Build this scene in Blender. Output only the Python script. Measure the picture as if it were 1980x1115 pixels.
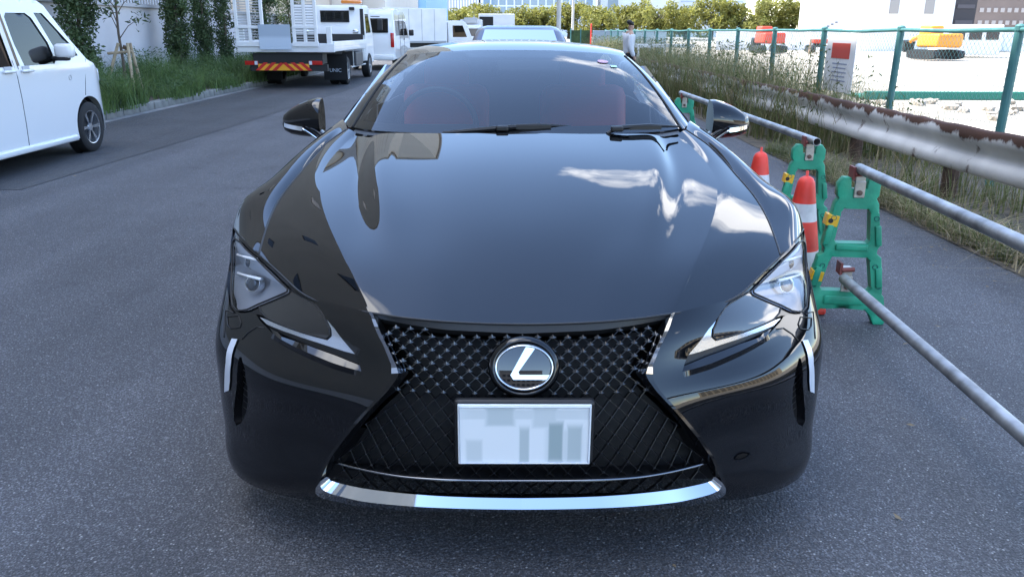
import bpy, bmesh, math, random
import numpy as np
from mathutils import Vector, Matrix
from mathutils.geometry import delaunay_2d_cdt

for o in list(bpy.data.objects): bpy.data.objects.remove(o)
SC = bpy.context.scene
COL = SC.collection
R = math.radians
random.seed(7)

# ---------------------------------------------------------------- camera
F_PX, CX, CY = 1540.0, 990.0, 557.5
CAM = Vector((-0.038, -1.77, 1.39)); PITCH = math.atan((557.5-60)/F_PX); YAW = R(-0.35); ROLL = R(.25)
cd = bpy.data.cameras.new('camera'); cam = bpy.data.objects.new('camera', cd); COL.objects.link(cam)
cd.sensor_width = 36; cd.lens = 36*F_PX/1980; cd.clip_start = .05; cd.clip_end = 3000
cam.location = CAM; cam.rotation_euler = (Matrix.Rotation(YAW, 3, 'Z') @ Matrix.Rotation(math.pi/2-PITCH, 3, 'X') @ Matrix.Rotation(ROLL, 3, 'Z')).to_euler()
SC.camera = cam
# ---------------------------------------------------------------- sky, sun, exposure
SUN_TO = Vector((-.60, .13, .79)).normalized()      # ahead and to the left, behind the tall building
SC.view_settings.view_transform = 'Standard'; SC.view_settings.look = 'None'
SC.view_settings.exposure = 2.15; SC.view_settings.gamma = 1
SC.view_settings.use_white_balance = True; SC.view_settings.white_balance_temperature = 6450; SC.view_settings.white_balance_tint = 11     # the phone's bluish balance in open shade
w = bpy.data.worlds.new('World'); SC.world = w; w.use_nodes = True
nt = w.node_tree; N = nt.nodes; L = nt.links
for n in list(N): N.remove(n)
out = N.new('ShaderNodeOutputWorld'); bg = N.new('ShaderNodeBackground'); bg.inputs['Strength'].default_value = .15
sky = N.new('ShaderNodeTexSky'); sky.sky_type = 'NISHITA'; sky.sun_disc = False
sky.sun_elevation = math.asin(SUN_TO.z); sky.sun_rotation = math.atan2(SUN_TO.x, SUN_TO.y)
sky.air_density = 1.0; sky.dust_density = .4; sky.ozone_density = 2.0
tc = N.new('ShaderNodeTexCoord'); sep = N.new('ShaderNodeSeparateXYZ'); L.new(tc.outputs['Generated'], sep.inputs[0])
zz = N.new('ShaderNodeMath'); zz.operation = 'MAXIMUM'; L.new(sep.outputs['Z'], zz.inputs[0]); zz.inputs[1].default_value = .0
za = N.new('ShaderNodeMath'); za.operation = 'ADD'; L.new(zz.outputs[0], za.inputs[0]); za.inputs[1].default_value = .12
dv = N.new('ShaderNodeVectorMath'); dv.operation = 'DIVIDE'; L.new(tc.outputs['Generated'], dv.inputs[0])
cb = N.new('ShaderNodeCombineXYZ')
for i in range(3): L.new(za.outputs[0], cb.inputs[i])
L.new(cb.outputs[0], dv.inputs[1])
mp = N.new('ShaderNodeMapping'); mp.inputs['Location'].default_value = (3.9, 4.91, 0); mp.inputs['Scale'].default_value = (1, 1, .0); L.new(dv.outputs[0], mp.inputs[0])
cl = N.new('ShaderNodeTexNoise'); cl.inputs['Scale'].default_value = .9; cl.inputs['Detail'].default_value = 9; cl.inputs['Roughness'].default_value = .52; L.new(mp.outputs[0], cl.inputs['Vector'])
rp = N.new('ShaderNodeValToRGB'); rp.color_ramp.elements[0].position = .60; rp.color_ramp.elements[1].position = .64; L.new(cl.outputs['Fac'], rp.inputs[0])
mx = N.new('ShaderNodeMix'); mx.data_type = 'RGBA'; L.new(rp.outputs['Color'], mx.inputs['Factor']); L.new(sky.outputs[0], mx.inputs['A']); mx.inputs['B'].default_value = (9.0, 9.2, 9.6, 1)
L.new(mx.outputs['Result'], bg.inputs['Color']); L.new(bg.outputs[0], out.inputs[0])
sd = bpy.data.lights.new('sun', 'SUN'); sd.energy = 3.2; sd.angle = R(.5); sd.color = (1, .95, .86)
so = bpy.data.objects.new('sun', sd); COL.objects.link(so); so.rotation_euler = (-SUN_TO).to_track_quat('-Z', 'Y').to_euler()

# ---------------------------------------------------------------- pixel <-> place (only used to measure the photograph)
_s, _c = math.sin(PITCH), math.cos(PITCH); _sy, _cy = math.sin(YAW), math.cos(YAW)
def ray(px, py):
    a = (px-CX)/F_PX; b = -(py-CY)/F_PX; a, b = a*math.cos(ROLL)-b*math.sin(ROLL), a*math.sin(ROLL)+b*math.cos(ROLL)
    d = (a, _c+b*_s, -_s+b*_c)
    return Vector((d[0]*_cy-d[1]*_sy, d[0]*_sy+d[1]*_cy, d[2]))
def atY(px, py, Y): d = ray(px, py); return CAM+d*((Y-CAM.y)/d.y)
def atX(px, py, X): d = ray(px, py); return CAM+d*((X-CAM.x)/d.x)
def atZ(px, py, Z=0.): d = ray(px, py); return CAM+d*((Z-CAM.z)/d.z)

# ---------------------------------------------------------------- materials
MATS = {}
def nodes(name):
    m = bpy.data.materials.new(name); m.use_nodes = True; MATS[name] = m
    return m, m.node_tree.nodes, m.node_tree.links, m.node_tree.nodes['Principled BSDF']
def mat(name, col, rough=.5, metal=0., coat=0., spec=.5, noise=0., nscale=8., bump=0., bscale=60., emit=None, aniso=None):
    if name in MATS: return MATS[name]
    m, n, l, b = nodes(name)
    b.inputs['Base Color'].default_value = (*col, 1); b.inputs['Roughness'].default_value = rough; b.inputs['Metallic'].default_value = metal
    b.inputs['Coat Weight'].default_value = coat; b.inputs['Coat Roughness'].default_value = .02; b.inputs['Specular IOR Level'].default_value = spec
    if noise or bump:
        t = n.new('ShaderNodeTexCoord')
    if noise:
        x = n.new('ShaderNodeTexNoise'); x.inputs['Scale'].default_value = nscale; x.inputs['Detail'].default_value = 6; l.new(t.outputs['Object'], x.inputs['Vector'])
        r = n.new('ShaderNodeMapRange'); r.inputs['From Min'].default_value = .3; r.inputs['From Max'].default_value = .7; r.inputs['To Min'].default_value = 1-noise; r.inputs['To Max'].default_value = 1+noise
        l.new(x.outputs['Fac'], r.inputs['Value'])
        v = n.new('ShaderNodeVectorMath'); v.operation = 'SCALE'; v.inputs[0].default_value = col; l.new(r.outputs[0], v.inputs['Scale']); l.new(v.outputs[0], b.inputs['Base Color'])
    if bump:
        x = n.new('ShaderNodeTexNoise'); x.inputs['Scale'].default_value = bscale; x.inputs['Detail'].default_value = 4; l.new(t.outputs['Object'], x.inputs['Vector'])
        bp = n.new('ShaderNodeBump'); bp.inputs['Strength'].default_value = bump; bp.inputs['Distance'].default_value = .01; l.new(x.outputs['Fac'], bp.inputs['Height']); l.new(bp.outputs[0], b.inputs['Normal'])
    if emit:
        b.inputs['Emission Color'].default_value = (*emit[0], 1); b.inputs['Emission Strength'].default_value = emit[1]
    return m
def glassmat(name, tint, ior=1.5, rough=.0):
    m = bpy.data.materials.new(name); m.use_nodes = True; MATS[name] = m
    n, l = m.node_tree.nodes, m.node_tree.links; n.remove(n['Principled BSDF'])
    fr = n.new('ShaderNodeFresnel'); fr.inputs['IOR'].default_value = ior
    tr = n.new('ShaderNodeBsdfTransparent'); tr.inputs[0].default_value = (*tint, 1)
    gl = n.new('ShaderNodeBsdfGlossy'); gl.inputs['Roughness'].default_value = rough
    mi = n.new('ShaderNodeMixShader'); l.new(fr.outputs[0], mi.inputs[0]); l.new(tr.outputs[0], mi.inputs[1]); l.new(gl.outputs[0], mi.inputs[2])
    l.new(mi.outputs[0], n['Material Output'].inputs[0]); return m

# ---------------------------------------------------------------- mesh helpers
def link(o, parent=None):
    COL.objects.link(o)
    if parent is not None: o.parent = parent
    return o
def mesh_obj(name, verts, faces, m, parent=None, smooth=False, normals=None):
    me = bpy.data.meshes.new(name); me.from_pydata([tuple(v) for v in verts], [], faces)
    me.validate(); me.update()
    if m is not None: me.materials.append(m)
    if smooth: me.polygons.foreach_set('use_smooth', [True]*len(me.polygons))
    if normals is not None: me.normals_split_custom_set_from_vertices([tuple(v) for v in normals])
    return link(bpy.data.objects.new(name, me), parent)
def tag(o, label=None, cat=None, group=None, kind=None):
    if label: o['label'] = label
    if cat: o['category'] = cat
    if group: o['group'] = group
    if kind: o['kind'] = kind
    return o
def thing(name, label, cat, loc=(0, 0, 0), rz=0., group=None):
    o = bpy.data.objects.new(name, None); o.empty_display_size = .1; link(o); o.location = loc; o.rotation_euler = (0, 0, rz)
    return tag(o, label, cat, group)
def copy_tree(o, parent=None, label=None):
    c = o.copy(); COL.objects.link(c); c.parent = parent
    if label: c['label'] = label
    for ch in o.children: copy_tree(ch, c)
    return c
class B:
    def __init__(s): s.v = []; s.f = []
    def add(s, v, f):
        k = len(s.v); s.v += [tuple(p) for p in v]; s.f += [tuple(i+k for i in q) for q in f]; return s
    def box(s, c, d, rot=None, taper=1.):
        hx, hy, hz = d[0]/2, d[1]/2, d[2]/2; P = []
        for sz in (-1, 1):
            t = taper if sz > 0 else 1.
            for sx, sy in ((-1, -1), (1, -1), (1, 1), (-1, 1)): P.append(Vector((sx*hx*t, sy*hy*t, sz*hz)))
        if rot is not None: P = [rot @ p for p in P]
        return s.add([p+Vector(c) for p in P], [(3, 2, 1, 0), (4, 5, 6, 7), (0, 1, 5, 4), (1, 2, 6, 5), (2, 3, 7, 6), (3, 0, 4, 7)])
    def bbox(s, c, d, b=.01, rot=None):       # box with chamfered edges
        bm = bmesh.new(); bmesh.ops.create_cube(bm, size=1)
        for v in bm.verts: v.co = Vector((v.co.x*d[0], v.co.y*d[1], v.co.z*d[2]))
        bmesh.ops.bevel(bm, geom=bm.edges[:], offset=b, segments=2, affect='EDGES', profile=.5)
        bm.verts.index_update(); M = rot if rot is not None else Matrix.Identity(3)
        s.add([M @ v.co+Vector(c) for v in bm.verts], [tuple(v.index for v in f.verts) for f in bm.faces]); bm.free(); return s
    def tube(s, pts, rad, n=8, caps=True, closed=False):
        pts = [Vector(p) for p in pts]; m = len(pts)
        rad = rad if isinstance(rad, (list, tuple)) else [rad]*m
        V = []; up = None
        for i, p in enumerate(pts):
            if closed: t = pts[(i+1) % m]-pts[i-1]
            else: t = pts[min(i+1, m-1)]-pts[max(i-1, 0)]
            t.normalize()
            if up is None: up = Vector((0, 0, 1)) if abs(t.z) < .9 else Vector((1, 0, 0))
            a = t.cross(up); a.normalize(); b = a.cross(t); up = b
            for k in range(n):
                q = 2*math.pi*k/n; V.append(p+a*(math.cos(q)*rad[i])+b*(math.sin(q)*rad[i]))
        Fc = []
        for i in range(m if closed else m-1):
            j = (i+1) % m
            for k in range(n): Fc.append((i*n+k, i*n+(k+1) % n, j*n+(k+1) % n, j*n+k))
        if caps and not closed: Fc += [tuple(range(n-1, -1, -1)), tuple(range((m-1)*n, m*n))]
        return s.add(V, Fc)
    def prism(s, poly, fn, t0, t1):            # poly 2D, fn(a,b,t)->3D
        n = len(poly); V = [fn(a, b, t0) for a, b in poly]+[fn(a, b, t1) for a, b in poly]
        tri = _tri(poly)
        Fc = [tuple(t[::-1]) for t in tri]+[tuple(i+n for i in t) for t in tri]
        Fc += [(i, (i+1) % n, (i+1) % n+n, i+n) for i in range(n)]
        return s.add(V, Fc)
    def ribbon(s, A, Bp):
        n = len(A); return s.add(list(A)+list(Bp), [(i, i+1, n+i+1, n+i) for i in range(n-1)])
    def lathe(s, prof, c, axis, n=24):
        axis = Vector(axis).normalized(); u = axis.orthogonal().normalized(); v = axis.cross(u); c = Vector(c); V = []
        for r, h in prof:
            for k in range(n):
                q = 2*math.pi*k/n; V.append(c+axis*h+u*(r*math.cos(q))+v*(r*math.sin(q)))
        Fc = [(i*n+k, i*n+(k+1) % n, (i+1)*n+(k+1) % n, (i+1)*n+k) for i in range(len(prof)-1) for k in range(n)]
        return s.add(V, Fc)
    def mirror(s):                              # add mirrored copy in x
        k = len(s.v); s.v += [(-x, y, z) for x, y, z in s.v]; s.f += [tuple(i+k for i in q[::-1]) for q in s.f]; return s
    def flipped(s):
        b = B(); b.v = [(-x, y, z) for x, y, z in s.v]; b.f = [tuple(q[::-1]) for q in s.f]; return b
    def build(s, name, m, parent=None, smooth=False, fix=True):
        o = mesh_obj(name, s.v, s.f, m, parent, smooth)
        if fix:
            bm = bmesh.new(); bm.from_mesh(o.data); bmesh.ops.recalc_face_normals(bm, faces=bm.faces[:]); bm.to_mesh(o.data); bm.free()
        return o
def _tri(poly):
    r = delaunay_2d_cdt([Vector(p) for p in poly], [], [list(range(len(poly)))], 1, 1e-7)
    if len(r[0]) != len(poly): return [tuple(range(len(poly)))]
    mp_ = [o[0] for o in r[3]]
    return [tuple(mp_[i] for i in f) for f in r[2]]
def autosmooth(o, ang=35):
    me = o.data; me.polygons.foreach_set('use_smooth', [True]*len(me.polygons))
    bm = bmesh.new(); bm.from_mesh(me); a = R(ang)
    for e in bm.edges:
        if len(e.link_faces) == 2 and e.calc_face_angle(0) > a: e.smooth = False
    bm.to_mesh(me); bm.free(); return o
def spline(t, Y):                               # natural cubic spline, returns f(array) -> array
    t = np.asarray(t, float); Y = np.asarray(Y, float); n = len(t)
    if n < 3: return lambda x: np.stack([np.interp(x, t, Y[:, k]) for k in range(Y.shape[1])], -1)
    h = np.diff(t); A = np.zeros((n, n)); r = np.zeros((n,)+Y.shape[1:]); A[0, 0] = A[-1, -1] = 1
    for i in range(1, n-1):
        A[i, i-1] = h[i-1]; A[i, i] = 2*(h[i-1]+h[i]); A[i, i+1] = h[i]
        r[i] = 6*((Y[i+1]-Y[i])/h[i]-(Y[i]-Y[i-1])/h[i-1])
    M = np.linalg.solve(A, r)
    def f(x):
        x = np.asarray(x, float); i = np.clip(np.searchsorted(t, x)-1, 0, n-2)
        a = (t[i+1]-x)/h[i]; b = (x-t[i])/h[i]; hh = h[i]
        if Y.ndim > 1: a = a[..., None]; b = b[..., None]; hh = hh[..., None]
        return a*Y[i]+b*Y[i+1]+((a**3-a)*M[i]+(b**3-b)*M[i+1])*hh*hh/6
    return f
def chord(P):
    d = np.linalg.norm(np.diff(P, axis=0), axis=-1)
    if d.ndim > 1: d = d.mean(-1)
    return np.concatenate([[0], np.cumsum(d+1e-9)])/np.sum(d+1e-9)
def resample(pts, n):                           # polyline by arc length, smooth
    P = np.array([tuple(p) for p in pts], float); t = chord(P); return [Vector(p) for p in spline(t, P)(np.linspace(0, 1, n))]
def resample_lin(pts, n):
    P = np.array([tuple(p) for p in pts], float); t = chord(P); x = np.linspace(0, 1, n)
    return [Vector([np.interp(a, t, P[:, k]) for k in range(P.shape[1])]) for a in x]
def patch(cols, nu, nv, sym=False):
    """cols: [column][station] points; returns dense grid (nu, nv, 3)"""
    C = np.array([[tuple(p) for p in c] for c in cols], float)
    if sym:
        Mx = C[::-1].copy(); Mx[..., 0] *= -1; C = np.concatenate([Mx[:-1] if abs(C[0, 0, 0]) < 1e-6 else Mx, C])
    tv = chord(np.swapaxes(C, 0, 1)); G = np.stack([spline(tv, c)(np.linspace(0, 1, nv)) for c in C])   # (ncol,nv,3)
    tu = chord(G); return spline(tu, G.reshape(len(C), -1))(np.linspace(0, 1, nu)).reshape(nu, nv, 3)
def grid_obj(name, G, m, parent=None, flip=False, mirror=False, skip=None):
    nu, nv = G.shape[:2]
    du = np.gradient(G, axis=0); dvv = np.gradient(G, axis=1); nn = np.cross(du, dvv); nn /= np.linalg.norm(nn, axis=-1, keepdims=True)+1e-12
    if flip: nn = -nn
    Fc = []
    for i in range(nu-1):
        for j in range(nv-1):
            q = (i*nv+j, (i+1)*nv+j, (i+1)*nv+j+1, i*nv+j+1); Fc.append(q[::-1] if flip else q)
    V = G.reshape(-1, 3); NN = nn.reshape(-1, 3)
    if mirror:
        k = len(V); V2 = V.copy(); V2[:, 0] *= -1; N2 = NN.copy(); N2[:, 0] *= -1
        Fc = Fc+[tuple(i+k for i in q[::-1]) for q in Fc]; V = np.concatenate([V, V2]); NN = np.concatenate([NN, N2])
    return mesh_obj(name, V, Fc, m, parent, True, NN)
def inside(p, poly):
    x, y = p; c = False; j = len(poly)-1
    for i in range(len(poly)):
        xi, yi = poly[i]; xj, yj = poly[j]
        if (yi > y) != (yj > y) and x < (xj-xi)*(y-yi)/(yj-yi)+xi: c = not c
        j = i
    return c
def densify(poly, step, closed=True):
    o = []; n = len(poly)
    for i in range(n if closed else n-1):
        a = Vector(poly[i]); b = Vector(poly[(i+1) % n]); k = max(1, int((b-a).length/step))
        o += [a.lerp(b, t/k) for t in range(k)]
    if not closed: o.append(Vector(poly[-1]))
    return o
def region(poly, holes=(), step=.02):
    """triangulate a 2D polygon with holes, with inner grid points"""
    loops = [densify(poly, step)]+[densify(h, step) for h in holes]; pts = []; edges = []
    for lp in loops:
        k = len(pts); pts += lp; edges += [(k+i, k+(i+1) % len(lp)) for i in range(len(lp))]
    xs = [p[0] for p in poly]; ys = [p[1] for p in poly]; bd = np.array([tuple(p) for p in pts])
    y = min(ys)+step/2; row = 0
    while y < max(ys):
        x = min(xs)+step*(.25+.5*(row % 2))
        while x < max(xs):
            if inside((x, y), poly) and not any(inside((x, y), h) for h in holes) and np.min((bd[:, 0]-x)**2+(bd[:, 1]-y)**2) > (.45*step)**2: pts.append(Vector((x, y)))
            x += step
        y += step*.9; row += 1
    r = delaunay_2d_cdt(pts, edges, [], 0, 1e-6)
    fs = []
    for f in r[2]:
        c = ((r[0][f[0]][0]+r[0][f[1]][0]+r[0][f[2]][0])/3, (r[0][f[0]][1]+r[0][f[1]][1]+r[0][f[2]][1])/3)
        if inside(c, poly) and not any(inside(c, h) for h in holes): fs.append(tuple(f))
    return [tuple(v) for v in r[0]], fs
# ================================================================ ground
def asphalt(name, base, fleck, fl_amt, rough=.72):
    m, n, l, b = nodes(name); t = n.new('ShaderNodeTexCoord')
    vo = n.new('ShaderNodeTexVoronoi'); vo.inputs['Scale'].default_value = 125; l.new(t.outputs['Object'], vo.inputs['Vector'])
    sp = n.new('ShaderNodeSeparateColor'); l.new(vo.outputs['Color'], sp.inputs[0])
    r1 = n.new('ShaderNodeMapRange'); r1.inputs['From Min'].default_value = 1-fl_amt; r1.inputs['From Max'].default_value = 1.; l.new(sp.outputs[0], r1.inputs['Value'])
    d1 = n.new('ShaderNodeMapRange'); d1.inputs['From Min'].default_value = .55; d1.inputs['From Max'].default_value = .2; l.new(vo.outputs['Distance'], d1.inputs['Value'])
    mu = n.new('ShaderNodeMath'); mu.operation = 'MULTIPLY'; l.new(r1.outputs[0], mu.inputs[0]); l.new(d1.outputs[0], mu.inputs[1])
    ns = n.new('ShaderNodeTexNoise'); ns.inputs['Scale'].default_value = .7; ns.inputs['Detail'].default_value = 7; ns.inputs['Roughness'].default_value = .6; l.new(t.outputs['Object'], ns.inputs['Vector'])
    r2 = n.new('ShaderNodeMapRange'); r2.inputs['From Min'].default_value = .3; r2.inputs['From Max'].default_value = .7; r2.inputs['To Min'].default_value = .78; r2.inputs['To Max'].default_value = 1.22; l.new(ns.outputs['Fac'], r2.inputs['Value'])
    n2 = n.new('ShaderNodeTexNoise'); n2.inputs['Scale'].default_value = 160; n2.inputs['Detail'].default_value = 3; l.new(t.outputs['Object'], n2.inputs['Vector'])
    r3 = n.new('ShaderNodeMapRange'); r3.inputs['From Min'].default_value = .3; r3.inputs['From Max'].default_value = .7; r3.inputs['To Min'].default_value = .55; r3.inputs['To Max'].default_value = 1.45; l.new(n2.outputs['Fac'], r3.inputs['Value'])
    v2 = n.new('ShaderNodeTexVoronoi'); v2.inputs['Scale'].default_value = 210; l.new(t.outputs['Object'], v2.inputs['Vector']); s2 = n.new('ShaderNodeSeparateColor'); l.new(v2.outputs['Color'], s2.inputs[0])
    r4 = n.new('ShaderNodeMapRange'); r4.inputs['From Min'].default_value = .55; r4.inputs['To Min'].default_value = .8; r4.inputs['To Max'].default_value = 2.1; l.new(s2.outputs[1], r4.inputs['Value'])
    mpx = n.new('ShaderNodeMapping'); mpx.inputs['Scale'].default_value = (1.6, .09, 1); l.new(t.outputs['Object'], mpx.inputs[0]); n5 = n.new('ShaderNodeTexNoise'); n5.inputs['Scale'].default_value = 1.; n5.inputs['Detail'].default_value = 3; l.new(mpx.outputs[0], n5.inputs['Vector'])
    r5 = n.new('ShaderNodeMapRange'); r5.inputs['From Min'].default_value = .35; r5.inputs['From Max'].default_value = .65; r5.inputs['To Min'].default_value = .84; r5.inputs['To Max'].default_value = 1.14; l.new(n5.outputs['Fac'], r5.inputs['Value'])
    n6 = n.new('ShaderNodeTexNoise'); n6.inputs['Scale'].default_value = 2.6; n6.inputs['Detail'].default_value = 5; l.new(t.outputs['Object'], n6.inputs['Vector']); r6 = n.new('ShaderNodeMapRange'); r6.inputs['From Min'].default_value = .62; r6.inputs['From Max'].default_value = .74; r6.inputs['To Min'].default_value = 1; r6.inputs['To Max'].default_value = .72; l.new(n6.outputs['Fac'], r6.inputs['Value'])
    m5 = n.new('ShaderNodeMath'); m5.operation = 'MULTIPLY'; l.new(r5.outputs[0], m5.inputs[0]); l.new(r6.outputs[0], m5.inputs[1]); m6 = n.new('ShaderNodeMath'); m6.operation = 'MULTIPLY'; l.new(m5.outputs[0], m6.inputs[0]); l.new(r4.outputs[0], m6.inputs[1])
    m3 = n.new('ShaderNodeMath'); m3.operation = 'MULTIPLY'; l.new(r3.outputs[0], m3.inputs[0]); l.new(m6.outputs[0], m3.inputs[1])
    m2 = n.new('ShaderNodeMath'); m2.operation = 'MULTIPLY'; l.new(r2.outputs[0], m2.inputs[0]); l.new(m3.outputs[0], m2.inputs[1])
    sc = n.new('ShaderNodeVectorMath'); sc.operation = 'SCALE'; sc.inputs[0].default_value = base; l.new(m2.outputs[0], sc.inputs['Scale'])
    mi = n.new('ShaderNodeMix'); mi.data_type = 'RGBA'; l.new(mu.outputs[0], mi.inputs['Factor']); l.new(sc.outputs[0], mi.inputs['A']); mi.inputs['B'].default_value = (*fleck, 1)
    l.new(mi.outputs['Result'], b.inputs['Base Color']); b.inputs['Roughness'].default_value = rough
    bp = n.new('ShaderNodeBump'); bp.inputs['Strength'].default_value = .6; bp.inputs['Distance'].default_value = .006
    ad = n.new('ShaderNodeMath'); ad.operation = 'SUBTRACT'; l.new(n2.outputs['Fac'], ad.inputs[0]); l.new(vo.outputs['Distance'], ad.inputs[1])
    l.new(ad.outputs[0], bp.inputs['Height']); l.new(bp.outputs[0], b.inputs['Normal']); return m
ASPH = asphalt('asphalt', (.070, .071, .078), (.40, .40, .40), .070)
ASPHN = asphalt('asphalt_new', (.046, .047, .051), (.22, .22, .22), .05)
def sheet(name, pts, z, m, kind='structure'):
    o = mesh_obj(name, [(x, y, z) for x, y in pts], [tuple(range(len(pts)))], m); return tag(o, kind=kind)
PALE = mat('pale_ground', (.36, .325, .27), .9, noise=.38, nscale=.9, bump=.5, bscale=6)
sheet('ground', [(-900, -900), (900, -900), (900, 1500), (-900, 1500)], -.02, mat('far_ground', (.22, .21, .19), .9, noise=.2, nscale=.1))
sheet('road', [(-6.55, -40), (3.2, -40), (3.2, 75), (-6.55, 75)], 0, ASPH)
sheet('road_patch', [(-6.45, 5.2), (-4.45, 5.4), (-4.2, 10), (-4.05, 14), (-3.9, 19), (-3.85, 34), (-6.45, 34)], .004, ASPHN)
SOIL = mat('verge_soil', (.085, .07, .05), .95, noise=.5, nscale=6, bump=.8, bscale=30)
sheet('verge', [(3.02, -30), (4.95, -30), (4.95, 75), (3.3, 75), (3.15, 12), (3.05, 5)], .006, SOIL)
sheet('site_ground', [(4.9, -30), (90, -30), (90, 120), (4.9, 120)], .002, PALE)
sheet('planter_soil', [(-9.1, -10), (-6.62, -10), (-6.62, 55), (-9.1, 55)], .10, SOIL)
KERB = mat('kerb_concrete', (.20, .20, .185), .9, noise=.35, nscale=5, bump=.5, bscale=25)
kb = B(); kb.box((-6.58, 20, .03), (.12, 70, .06)); kerb = tag(kb.build('kerb', KERB), kind='structure')
for i in range(44):
    y = 6.0+i*.62
    b_ = B(); b_.bbox((0, 0, 0), (.17, .605, .145), .015); o = b_.build('kerb_stone', KERB, kerb); o.location = (-6.57+random.uniform(-.008, .008), y, .068+random.uniform(-.012, .004)); o.rotation_euler = (random.uniform(-.01, .01), 0, random.uniform(-.012, .012))
gt = B(); gt.box((-6.38, 20, .004), (.16, 60, .010)); tag(gt.build('gutter', mat('gutter_concrete', (.20, .20, .20), .9, noise=.3, nscale=4)), kind='structure')

# ================================================================ left side: wall, tall building, planting
LAV = mat('lavender_render', (.56, .54, .56), .85, noise=.06, nscale=1.5)
wl_ = thing('boundary_wall', 'pale lavender rendered wall behind the planted strip with a louvre screen on top', 'wall', (-9.25, 20, 0))
b_ = B(); b_.box((0, 0, .95), (.25, 64, 1.9)); b_.build('wall_face', LAV, wl_)
b_ = B(); b_.box((.03, 0, 1.94), (.36, 64, .08)); b_.build('coping', mat('coping_grey', (.45, .44, .45), .8), wl_)
LV = mat('louvre_white', (.60, .60, .62), .6)
base = B(); base.bbox((0, 0, 0), (.03, .05, .75), .004); slat_me = None
for i in range(90):
    if slat_me is None: o = base.build('louvre_slat', LV, wl_); slat_me = o.data
    else: o = link(bpy.data.objects.new('louvre_slat', slat_me), wl_)
    o.location = (.02, -8+i*.16, 2.36)
b_ = B(); b_.box((-.03, -.8, 2.72), (.05, 15, .06)); b_.build('louvre_rail', LV, wl_)
CREAM = mat('cream_facade', (.27, .25, .225), .85, noise=.08, nscale=.4)
WINGL = mat('window_dark', (.03, .035, .045), .08, 0, .3)
def building(name, label, x0, x1, y0, y1, h, m, wins=(), cat='building', wm=None, extra=None):
    t = thing(name, label, cat, ((x0+x1)/2, (y0+y1)/2, 0)); ox, oy = (x0+x1)/2, (y0+y1)/2
    b = B(); b.box((0, 0, h/2), (x1-x0, y1-y0, h)); b.build('wall', m, t)
    b = B(); b.box((0, 0, h+.15), (x1-x0+.3, y1-y0+.3, .3)); b.build('roof', mat('parapet_grey', (.35, .35, .36), .8), t)
    cache = {}
    for face, u, z, w_, h_ in wins:
        key = (face in 'EW', w_, h_)
        if key not in cache:
            bb = B(); d = (.10, w_, h_) if face in 'EW' else (w_, .10, h_); bb.box((0, 0, 0), d); o = bb.build('window', wm or WINGL, t); cache[key] = o.data
        else: o = link(bpy.data.objects.new('window', cache[key]), t)
        o.location = {'E': (x1-ox+.02, u-oy, z), 'W': (x0-ox-.02, u-oy, z), 'S': (u-ox, y0-oy-.02, z), 'N': (u-ox, y1-oy+.02, z)}[face]
    return t
building('warehouse', 'tall cream building above the lavender wall, shading the whole road', -30, -11.2, -45, 31, 21.5, CREAM,
         [('E', -20+i*7.2, 16+k*4.6, 1.5, 1.3) for i in range(7) for k in range(1)])
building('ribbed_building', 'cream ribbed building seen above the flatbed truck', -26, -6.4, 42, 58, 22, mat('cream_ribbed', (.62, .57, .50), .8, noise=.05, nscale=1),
         [('S', -22+i*1.6, 10.5, .12, 20) for i in range(10)], wm=mat('rib_line', (.40, .36, .32), .8))  # strips in darker cream, vertical lines of the facade
building('blue_building', 'light blue metal building in the distance above the white van', -20, -6.6, 66, 90, 14, mat('blue_metal', (.25, .48, .72), .5, noise=.05, nscale=.6), [('S', -7.2-k*1.1, 6, .06, 11) for k in range(8)], wm=mat('blue_seam', (.20, .38, .58), .5))

# leaves -------------------------------------------------------
def leafmat(name, col, tr=.35, var=.5, sc=3.):
    m = bpy.data.materials.new(name); m.use_nodes = True; MATS[name] = m; n, l = m.node_tree.nodes, m.node_tree.links; b = n['Principled BSDF']
    t = n.new('ShaderNodeTexCoord'); x = n.new('ShaderNodeTexNoise'); x.inputs['Scale'].default_value = sc; x.inputs['Detail'].default_value = 5; l.new(t.outputs['Object'], x.inputs['Vector'])
    r = n.new('ShaderNodeMapRange'); r.inputs['From Min'].default_value = .3; r.inputs['From Max'].default_value = .7; r.inputs['To Min'].default_value = 1-var; r.inputs['To Max'].default_value = 1+var; l.new(x.outputs['Fac'], r.inputs['Value'])
    v = n.new('ShaderNodeVectorMath'); v.operation = 'SCALE'; v.inputs[0].default_value = col; l.new(r.outputs[0], v.inputs['Scale']); l.new(v.outputs[0], b.inputs['Base Color']); b.inputs['Roughness'].default_value = .55
    tl = n.new('ShaderNodeBsdfTranslucent'); l.new(v.outputs[0], tl.inputs[0]); mi = n.new('ShaderNodeMixShader'); mi.inputs[0].default_value = tr; l.new(b.outputs[0], mi.inputs[1]); l.new(tl.outputs[0], mi.inputs[2]); l.new(mi.outputs[0], n['Material Output'].inputs[0]); return m
def leaves(pts, size, jitter=.4, up=.3, asp=.5):
    b = B()
    for p in pts:
        s = size*random.uniform(1-jitter, 1+jitter); d = Vector((random.gauss(0, 1), random.gauss(0, 1), random.gauss(0, 1)+up)).normalized(); a = d.orthogonal().normalized()
        a = Matrix.Rotation(random.uniform(0, 6.28), 3, d) @ a; c = d.cross(a)
        p = Vector(p); b.add([p-a*s, p+c*s*asp+d*s*.12, p+a*s, p-c*s*asp+d*s*.12], [(0, 1, 2, 3)])
    return b
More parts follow.
